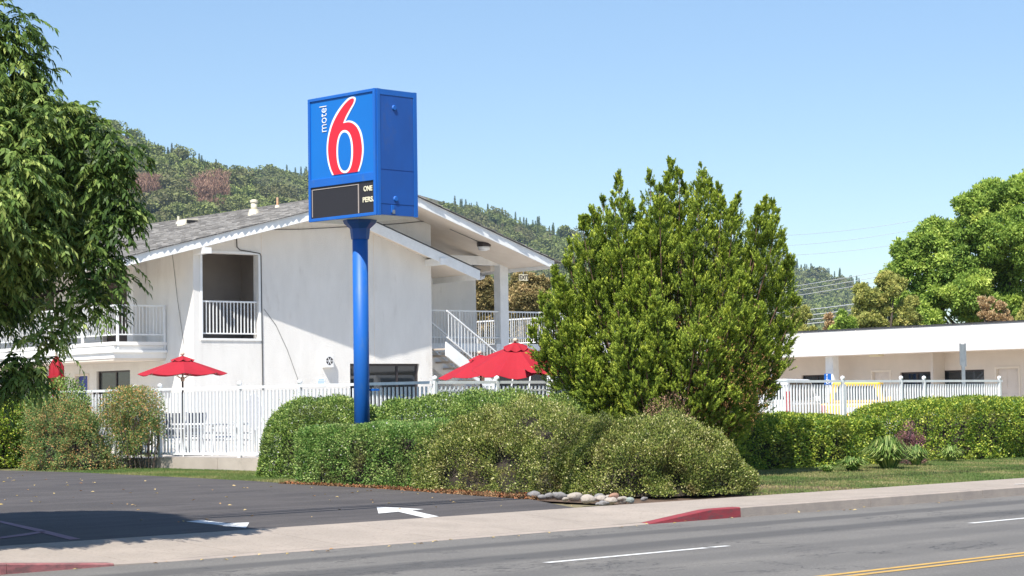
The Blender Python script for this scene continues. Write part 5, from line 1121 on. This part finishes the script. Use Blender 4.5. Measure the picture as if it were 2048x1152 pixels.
# ---------------------------------------------------------------- street tree on the left (long drooping leaflets)
def left_tree():
    g = np.random.default_rng(41); base = np.array([-7.85, 23.7, .2]); root = thing('shade_tree', 'dark leafy tree with drooping narrow leaves filling the left edge', 'tree', tuple(base))
    prof = [(1.0, 1.6), (2.2, 1.7), (2.9, 2.85), (3.5, 3.6), (4.1, 3.75), (4.9, 3.35), (5.3, 2.8), (5.9, 2.5), (6.4, 2.2), (7.2, 2.0), (8.0, 1.5), (8.9, .7)]
    zs = [a for a, _ in prof]; rs = [b for _, b in prof]; tips = []; m_ = 0
    sil = [(20, 20), (60, 70), (92, 55), (70, 110), (112, 125), (95, 170), (120, 190), (85, 215), (150, 225), (200, 235), (228, 262), (190, 280), (295, 305), (255, 330), (285, 345), (235, 370), (308, 420), (270, 440), (255, 470), (268, 515), (225, 540), (255, 560), (240, 600), (180, 620), (150, 670), (85, 735), (100, 750), (40, 755), (10, 760)]
    for x, y in sil:
        p = onY(x, y, 23.4); tips.append(p - base - np.array([.28, 0, 0]))
    for k in range(1400):
        z = g.uniform(2.5, 8.8); R0 = np.interp(z, zs, rs) - .32; th = g.uniform(0, 6.283); rr_ = R0 * math.sqrt(g.uniform(.2, 1)) * .93; p = np.array([rr_ * math.cos(th), rr_ * math.sin(th), z - .2])
        if p[0] < -1.5 and g.random() < .6: continue
        tips.append(p)
    tips = np.array(tips); nzc = SN(8, 1.1, 3); wood = MB()
    for p in tips[::7]:
        q = np.array([0, 0, min(max(1.2, p[2] * .55), 6)]); wood.tube([tuple(q), tuple(q * .5 + p * .5 + np.array([0, 0, .25])), tuple(p)], [.045, .025, .008], 5)
    wood.tube([(0, 0, -.2), (.05, 0, 1.5), (-.05, .1, 3.5), (0, 0, 6), (0, 0, 8)], [.2, .16, .13, .08, .02], 10)
    obj('trunk', wood, M['bark'], root, smooth=True)
    # compound leaves round every twig tip
    nl = 34; P = np.repeat(tips, nl, 0); n = len(P); P = P + g.normal(0, .10, (n, 3)); out = unit(P * np.array([1, 1, .0]) + 1e-6)
    dirs = unit(out * .35 + g.normal(0, .8, (n, 3)) * np.array([1, 1, .7]) + np.array([0, 0, .25])); L_ = g.uniform(.18, .30, n); k = 13; s = np.tile(np.linspace(.12, 1, k), n); rep = np.repeat(np.arange(n), k)
    Q = P[rep] + dirs[rep] * (L_[rep] * s)[:, None] - np.array([0, 0, 1.0]) * (L_[rep] * s * s * .6)[:, None]
    axis = unit(dirs[rep] - np.array([0, 0, 1.0]) * (s * 1.1)[:, None]); sd_ = unit(np.cross(axis, np.array([0, 0, 1.0]) + g.normal(0, .25, axis.shape))); sg = np.tile(np.where(np.arange(k) % 2 == 0, 1, -1), n); sg = np.where(s > .99, 0, sg)
    D = unit(axis * .75 + sd_ * sg[:, None] * .75 + np.array([0, 0, -.55])); tint = (.45 + .22 * nzc(P) + .16 * g.normal(size=n))[rep] + .12 * g.normal(size=len(Q))
    print('left tree leaflets', len(Q))
    m = leafmat('pistache_leaves', [(0, (.014, .028, .011)), (.4, (.035, .064, .018)), (.7, (.085, .125, .036)), (1, (.20, .235, .085))], .42, .24, .5)
    leafmesh('crown', Q + base, D, .098 * g.uniform(.75, 1.25, len(Q)), .036, tint, m, root, side=out[rep] * .6 + g.normal(0, .35, Q.shape) + np.array([0, 0, .6]), loc=tuple(base))
left_tree()

# ---------------------------------------------------------------- background trees from clumps: (px, py, radius px) at a distance
def clump_tree(name, label, D0, blobs, m, leaf, n, seed, foot=None, depth=1.0, spiky=0, group=None, dn=.5, filln=1.0):
    g = np.random.default_rng(seed); bx_ = np.mean([b[0] for b in blobs]) if foot is None else foot; b = onY(bx_, 800, D0); base = np.array([b[0], b[1], .45]); root = thing(name, label, 'tree', tuple(base), 0, group)
    s = D0 / F; C = []; Rr = []
    for x, y, r_ in blobs:
        p = onY(x, y, D0); C.append(p - base); Rr.append(r_ * s)
    C = np.array(C); Rr = np.array(Rr); C[:, 1] += g.normal(0, .55, len(C)) * Rr * depth
    # sub-clumps on every blob
    sub = []; sr = []
    for c, r_ in zip(C, Rr):
        k = int(60 * filln); q = unit(g.normal(size=(k, 3))); q[:, 1] = -np.abs(q[:, 1]) * g.choice([1, 1, -1], k); sub.append(c + q * r_ * g.uniform(.45, 1.0, (k, 1)) * np.array([1, depth, .92])); sr.append(np.full(k, r_) * g.uniform(.14, .28, k))
    sub = np.concatenate(sub); sr = np.concatenate(sr); w_ = sr ** 2; w_ /= w_.sum(); idx = g.choice(len(sub), n, p=w_)
    q = unit(g.normal(size=(n, 3)) + np.array([0, 0, .35])); P = sub[idx] + q * (sr[idx] * g.uniform(.45, 1.25, n))[:, None] * np.array([1, 1, .75])
    D = unit(q + g.normal(0, .7, (n, 3)) + np.array([0, 0, spiky])); tt = (.5 + .17 * g.normal(size=len(sub)))[idx] + .11 * g.normal(size=n) + .12 * q[:, 2]
    P[:, 2] = np.maximum(P[:, 2], .05)
    leafmesh('crown', P + base, D, leaf * g.uniform(.7, 1.3, n), leaf * dn, tt, m, root, side=q + g.normal(0, .45, (n, 3)) + np.array([0, 0, .4]), loc=tuple(base))
    wood = MB(); wood.tube([(0, 0, -.6), (0, 0, C[:, 2].mean() * .6), tuple(C.mean(0))], [.05 * C[:, 2].max() ** .9 * .5 + .05, .12, .06], 8)
    for c in C[::2]: wood.tube([(0, 0, max(.5, c[2] * .35)), tuple(c * .5 + np.array([0, 0, c[2] * .12])), tuple(c)], [.10, .06, .02], 5)
    obj('trunk', wood, M['bark'], root, smooth=True); return root
LT = {}
LT['green'] = leafmat('tree_green', [(0, (.035, .065, .02)), (.35, (.08, .125, .03)), (.65, (.15, .20, .05)), (1, (.26, .29, .09))], .5, .35, .4, gain=1.2)
LT['olive'] = leafmat('tree_olive', [(0, (.07, .08, .03)), (.4, (.15, .165, .06)), (.7, (.24, .235, .09)), (1, (.33, .30, .14))], .6, .25, .3, gain=1.05)
LT['brown'] = leafmat('tree_brown', [(0, (.06, .055, .03)), (.4, (.16, .14, .07)), (.7, (.30, .23, .13)), (1, (.44, .33, .21))], .7, .2, .2, gain=.62)
LT['rust'] = leafmat('tree_rust', [(0, (.13, .08, .055)), (.5, (.27, .19, .13)), (1, (.40, .30, .22))], .7, .2, .2, gain=1.0)
g_ = np.random.default_rng(5)
def blobs_in(poly, r0, r1, n, seed):
    g = np.random.default_rng(seed); P = np.array(poly, float); out = []; lo, hi = P.min(0), P.max(0)
    def inside(x, y):
        c = False; j = len(P) - 1
        for i in range(len(P)):
            if (P[i][1] > y) != (P[j][1] > y) and x < (P[j][0] - P[i][0]) * (y - P[i][1]) / (P[j][1] - P[i][1]) + P[i][0]: c = not c
            j = i
        return c
    while len(out) < n:
        x, y = g.uniform(lo[0], hi[0]), g.uniform(lo[1], hi[1]); r_ = g.uniform(r0, r1)
        if all(inside(x + dx * r_ * .8, y + dy * r_ * .8) for dx, dy in ((1, 0), (-1, 0), (0, 1), (0, -1))): out.append((x, y, r_))
    return out
bl = [(1775, 590, 28), (1800, 610, 30), (1800, 500, 20), (1990, 395, 44), (2050, 400, 55), (1935, 415, 34), (1945, 460, 45), (1880, 470, 38), (1845, 480, 30), (2010, 480, 60), (1900, 530, 50), (1825, 520, 36), (1800, 545, 30), (1990, 560, 60), (2080, 520, 70), (1920, 590, 55), (1780, 560, 22), (2040, 620, 55), (1860, 590, 45), (1960, 620, 50), (2120, 600, 70), (2120, 440, 60), (1840, 640, 40)]
clump_tree('broadleaf_tree', 'tall bright green tree rising behind the white wing at the right edge', 92, bl, LT['green'], .16, 190000, 51, foot=1990, filln=1.3)
clump_tree('olive_tree', 'olive-yellow bushy tree between the far cables and the tall green tree', 88, blobs_in([(1695, 660), (1700, 590), (1722, 560), (1765, 540), (1800, 548), (1830, 590), (1852, 640), (1850, 700), (1690, 700)], 8, 17, 46, 1), LT['olive'], .13, 60000, 52, spiky=.8)
clump_tree('rusty_tree', 'small rust-brown half-dead tree in front of the tall green tree', 86, blobs_in([(1950, 660), (1955, 600), (1975, 582), (2000, 590), (2020, 600), (2032, 690), (1950, 690)], 5, 10, 30, 2), LT['rust'], .10, 18000, 53, spiky=1.2)
clump_tree('brown_tree', 'pale brown bushy tree right of the rusty one at the picture edge', 86, blobs_in([(2020, 665), (2030, 615), (2060, 600), (2090, 690), (2020, 690)], 7, 12, 18, 3), LT['olive'], .12, 11000, 54, spiky=1.0)
clump_tree('brown_tree', 'pale brown pointed tree just right of the juniper', 90, blobs_in([(1560, 680), (1568, 630), (1590, 595), (1612, 610), (1630, 640), (1645, 700), (1558, 700)], 5, 11, 34, 4), LT['olive'], .11, 22000, 55, spiky=1.0)
clump_tree('green_bush', 'bright green bush below the lower far cables', 87, blobs_in([(1655, 675), (1665, 630), (1690, 610), (1712, 625), (1722, 700), (1655, 700)], 6, 12, 22, 5), LT['green'], .13, 14000, 56)
clump_tree('thin_tree', 'slender reddish sapling between the brown tree and the green bush', 90, [(1658, 635, 7), (1660, 650, 9), (1656, 665, 10)], LT['rust'], .12, 2500, 57, spiky=1)
clump_tree('dry_tree', 'dry brown tree seen through the upper corridor left of the white column', 98, blobs_in([(905, 760), (915, 600), (940, 540), (985, 530), (1015, 560), (1020, 760)], 16, 30, 22, 6), LT['brown'], .13, 70000, 58)
clump_tree('dry_tree', 'dry olive-brown tree seen through the upper corridor right of the white column', 96, blobs_in([(1000, 760), (1010, 600), (1030, 550), (1080, 535), (1130, 560), (1150, 760)], 16, 30, 24, 7), LT['brown'], .13, 70000, 59)

# ---------------------------------------------------------------- hills and their woods
M['hill'] = mat('hill_soil', (.20, .155, .10), (.10, .10, .05), .012, .95, dirt=((.42, .30, .22), .02, .62, .6))
hid = bpy.data.collections.new('woodland_kinds')
def proto(name, m, k, kind, seed):
    g = np.random.default_rng(seed)
    if kind == 'oak':
        c = g.normal(0, .28, (7, 3)) * np.array([1, 1, .45]) + np.array([0, 0, .5]); i = g.integers(0, 7, k); q = unit(g.normal(size=(k, 3)) + np.array([0, 0, .3])); P = c[i] + q * .34 * g.uniform(.8, 1.05, (k, 1)); D = unit(q + g.normal(0, .6, (k, 3))); L_, w_ = .13, .11
        t = .5 + .25 * g.normal(size=k) * .6 + .2 * q[:, 2]
    elif kind == 'pine':
        z = g.random(k) ** .8; a = g.uniform(0, 6.283, k); r_ = .24 * (1 - z) ** .8 * (.75 + .25 * np.sin(z * 50)) + .01; P = np.stack([r_ * np.cos(a), r_ * np.sin(a), z * 1.5 + .1], 1); D = np.stack([np.cos(a), np.sin(a), -.15 + 0 * a], 1) + g.normal(0, .3, (k, 3)); L_, w_ = .10, .07; t = .4 + .2 * g.normal(size=k)
    else:
        a = g.uniform(0, 6.283, k); P = np.stack([.45 * np.cos(a) * g.random(k), .45 * np.sin(a) * g.random(k), g.uniform(.1, 1.0, k)], 1); D = np.array([0, 0, 1.0]) + g.normal(0, .35, (k, 3)); L_, w_ = .22, .03; t = g.random(k)
    o = leafmesh(name, P, D, L_ * g.uniform(.7, 1.3, k), w_, t, m, kind=None); COL.objects.unlink(o)
    if kind != 'dead':
        mb = MB().lathe([(.12, .05), (.36, .35), (.33, .62), (.12, .80)] if kind == 'oak' else [(.16, .1), (.11, .6), (.02, 1.45)], n=7)
        core = mb.mesh(name, m); a_ = core.attributes.new('tint', 'FLOAT', 'POINT'); a_.data.foreach_set('value', np.full(len(core.vertices), .1, dtype=np.float32))
        bm = __import__('bmesh').new(); bm.from_mesh(o.data); bm.from_mesh(core); bm.to_mesh(o.data); bm.free()
    hid.objects.link(o); return o
def farmat(name, stops, alt, amt=.6):
    m = leafmat(name, stops, .8, .1, .15); nt = m.node_tree; b = nt.nodes['Principled BSDF']; src = b.inputs['Base Color'].links[0].from_socket
    oi = nt.nodes.new('ShaderNodeObjectInfo'); ge = nt.nodes.new('ShaderNodeNewGeometry')
    c = _mix(nt, src, alt, _ramp(nt, oi.outputs['Random'], [(.2, 0), (.95, amt)]))
    nz = _noise(nt, ge.outputs['Position'], .012, 3); c = _mix(nt, c, (.17, .13, .09), _ramp(nt, nz, [(.50, 0), (.66, .55)])); nt.links.new(c, b.inputs['Base Color']); return m
fo = farmat('far_oak', [(0, (.045, .058, .025)), (.5, (.10, .125, .05)), (1, (.18, .205, .085))], (.17, .155, .085))
fp = farmat('far_pine', [(0, (.04, .06, .035)), (.5, (.075, .105, .055)), (1, (.12, .15, .075))], (.11, .13, .07), .5)
fd = leafmat('far_dead', [(0, (.22, .12, .11)), (1, (.40, .26, .23))], .8, .1, .1, gain=.5)
for i in range(3): proto('a_oak', fo, 420, 'oak', 70 + i)
for i in range(2): proto('b_pine', fp, 330, 'pine', 80 + i)
proto('c_dead', fd, 500, 'dead', 90)
ngw = bpy.data.node_groups.new('woodland', 'GeometryNodeTree'); ngw.interface.new_socket('Geometry', in_out='INPUT', socket_type='NodeSocketGeometry'); ngw.interface.new_socket('Geometry', in_out='OUTPUT', socket_type='NodeSocketGeometry')
gi, go = ngw.nodes.new('NodeGroupInput'), ngw.nodes.new('NodeGroupOutput'); ip = ngw.nodes.new('GeometryNodeInstanceOnPoints'); ci = ngw.nodes.new('GeometryNodeCollectionInfo')
ci.inputs['Collection'].default_value = hid; ci.inputs['Separate Children'].default_value = True; ci.inputs['Reset Children'].default_value = True; ip.inputs['Pick Instance'].default_value = True
def na(name, ty):
    n = ngw.nodes.new('GeometryNodeInputNamedAttribute'); n.data_type = ty; n.inputs['Name'].default_value = name; return [o for o in n.outputs if o.enabled and o.name == 'Attribute'][0]
L = ngw.links; L.new(gi.outputs[0], ip.inputs['Points']); L.new(ci.outputs[0], ip.inputs['Instance']); L.new(na('kindi', 'INT'), ip.inputs['Instance Index']); L.new(na('rotv', 'FLOAT_VECTOR'), ip.inputs['Rotation']); L.new(na('sclv', 'FLOAT_VECTOR'), ip.inputs['Scale']); L.new(ip.outputs[0], go.inputs[0])
def hill(name, ridge, D_r, D_b, label_, spacing, size, seed, ext=1.25, pine_top=.22, dead=(), bare=()):
    g = np.random.default_rng(seed); X = np.array([a for a, _ in ridge], float); Yp = np.array([b for _, b in ridge], float); nx, ny = 90, 16; mb = MB(); bump = SN(14, .012, seed)
    xs = np.linspace(X.min(), X.max(), nx); zr = np.array([onY(x, np.interp(x, X, Yp), D_r)[2] - size * .5 for x in xs])
    def surf(xp, t):                       # t=0 ridge, 1 foot
        z0 = np.interp(xp, xs, zr); D_ = D_r + (D_b - D_r) * t; x = (xp - 1024) / F * D_r * (1 - .25 * t); prof = (1 - t) ** 1.15
        z = z0 * prof - 6 * t; P = np.stack([x, D_ + 0 * x, z], -1); P[..., 2] += bump(P.reshape(-1, 3)).reshape(z.shape) * np.minimum(z0 * .06, 7) * np.sin(np.pi * np.clip(t, 0, 1)); return P
    G = surf(np.tile(xs, (ny, 1)), np.linspace(0, 1, ny)[:, None] * np.ones((1, nx))); B = G[0].copy(); B[:, 1] += 250; B[:, 2] = -8
    allp = np.concatenate([B[None], G]); mb.add(allp.reshape(-1, 3), [(j * nx + i, j * nx + i + 1, (j + 1) * nx + i + 1, (j + 1) * nx + i) for j in range(ny) for i in range(nx - 1)])
    obj(name, mb, M['hill'], kind='structure', smooth=True)
    wid = (X.max() - X.min()) / F * D_r; n = int(wid * abs(D_r - D_b) / spacing ** 2); xp = g.uniform(X.min(), X.max(), n); t = g.random(n) ** 1.0 * .97
    rx = np.linspace(X.min(), X.max(), int(wid / spacing * 1.6)); xp = np.concatenate([xp, rx]); t = np.concatenate([t, g.uniform(0, .02, len(rx))])
    P = surf(xp, t); kd = SN(8, .02, seed + 3)(P); kind = g.integers(0, 3, len(P)); pn = (t < pine_top * g.random(len(P)) ** 1.4 * (1.1 + .9 * kd)) | (kd > 1.35); kind = np.where(pn, g.integers(3, 5, len(P)), kind)
    sc = size * g.uniform(.5, 1.55, len(P)) ** 1.1; sc = np.where(kind >= 3, size * g.uniform(.3, .75, len(P)), sc); S = np.stack([sc * g.uniform(.85, 1.2, len(P)), sc * g.uniform(.85, 1.2, len(P)), sc * g.uniform(.7, 1.0, len(P))], 1); S[kind >= 3] = np.stack([sc * .8, sc * .8, sc], 1)[kind >= 3]
    keep = np.ones(len(P), bool)
    for (x0, x1, y0, y1) in bare:
        # clearings: drop the trees whose feet project into the given window
        d = P - CAM; wz_ = d @ _fw; px = 1024 + F * (d @ _R) / wz_; py = 576 - F * (d @ _U) / wz_; keep &= ~((px > x0) & (px < x1) & (py > y0 + (px - x0) * (y1 - y0) / (x1 - x0)) & (py < y0 + 22 + (px - x0) * (y1 - y0) / (x1 - x0)))
    for (cx_, cy_, rx_, ry_) in dead:
        d = P - CAM; wz_ = d @ _fw; px = 1024 + F * (d @ _R) / wz_; py = 576 - F * (d @ _U) / wz_; kk = ((px - cx_) / rx_) ** 2 + ((py - cy_) / ry_) ** 2 < 1; kind = np.where(kk, 5, kind); S[kk] *= 1.15
    P, S, kind = P[keep], S[keep], kind[keep]; k = len(P); print(name, k, 'trees')
    me = bpy.data.meshes.new('woodland'); me.vertices.add(k); me.vertices.foreach_set('co', P.ravel().astype(np.float32))
    a = me.attributes.new('kindi', 'INT', 'POINT'); a.data.foreach_set('value', kind.astype(np.int32)); a = me.attributes.new('rotv', 'FLOAT_VECTOR', 'POINT'); rv = np.zeros((k, 3)); rv[:, 2] = g.uniform(0, 6.28, k); a.data.foreach_set('vector', rv.ravel().astype(np.float32)); a = me.attributes.new('sclv', 'FLOAT_VECTOR', 'POINT'); a.data.foreach_set('vector', S.ravel().astype(np.float32))
    o = bpy.data.objects.new('woodland', me); COL.objects.link(o); md = o.modifiers.new('trees', 'NODES'); md.node_group = ngw; o['kind'] = 'stuff'; tag(o, label_, 'woodland')
hill('near_hill', [(-250, 90), (-60, 160), (60, 195), (140, 226), (230, 250), (330, 295), (430, 328), (540, 374), (620, 408), (700, 440), (800, 500), (930, 580), (1050, 690)], 1350, 850, 'dense oak and conifer wood covering the steep hillside on the left', 5.6, 8.0, 61, dead=[(420, 405, 34, 26), (285, 395, 30, 14)], bare=[(228, 268, 283, 290), (318, 334, 300, 303), (380, 400, 308, 312), (520, 540, 370, 380)])
hill('middle_hill', [(350, 330), (600, 345), (700, 350), (830, 376), (905, 398), (1010, 428), (1080, 446), (1140, 468), (1250, 500), (1400, 530), (1520, 560), (1650, 640)], 1850, 1250, 'paler wooded hillside behind the gable, right of the blue sign', 7.5, 9.5, 62, bare=[(800, 906, 372, 404)])
hill('far_hill', [(1350, 470), (1500, 490), (1560, 518), (1600, 530), (1650, 541), (1700, 556), (1760, 590), (1850, 640), (2000, 690), (2300, 720)], 2700, 2000, 'bluish wooded hill right of the juniper behind the power lines', 11, 14, 63)
# ---------------------------------------------------------------- air
hz = MB().box(-1700, 1900, -60, 3150, -12, 520); hm = bpy.data.materials.new('air'); hm.use_nodes = True; hn = hm.node_tree; hn.nodes.clear()
ho = hn.nodes.new('ShaderNodeOutputMaterial'); hp = hn.nodes.new('ShaderNodeVolumePrincipled'); hp.inputs['Color'].default_value = (.62, .80, 1, 1); hp.inputs['Density'].default_value = .00009; hp.inputs['Anisotropy'].default_value = .3
hn.links.new(hp.outputs[0], ho.inputs['Volume']); obj('haze', hz, hm, kind='stuff')
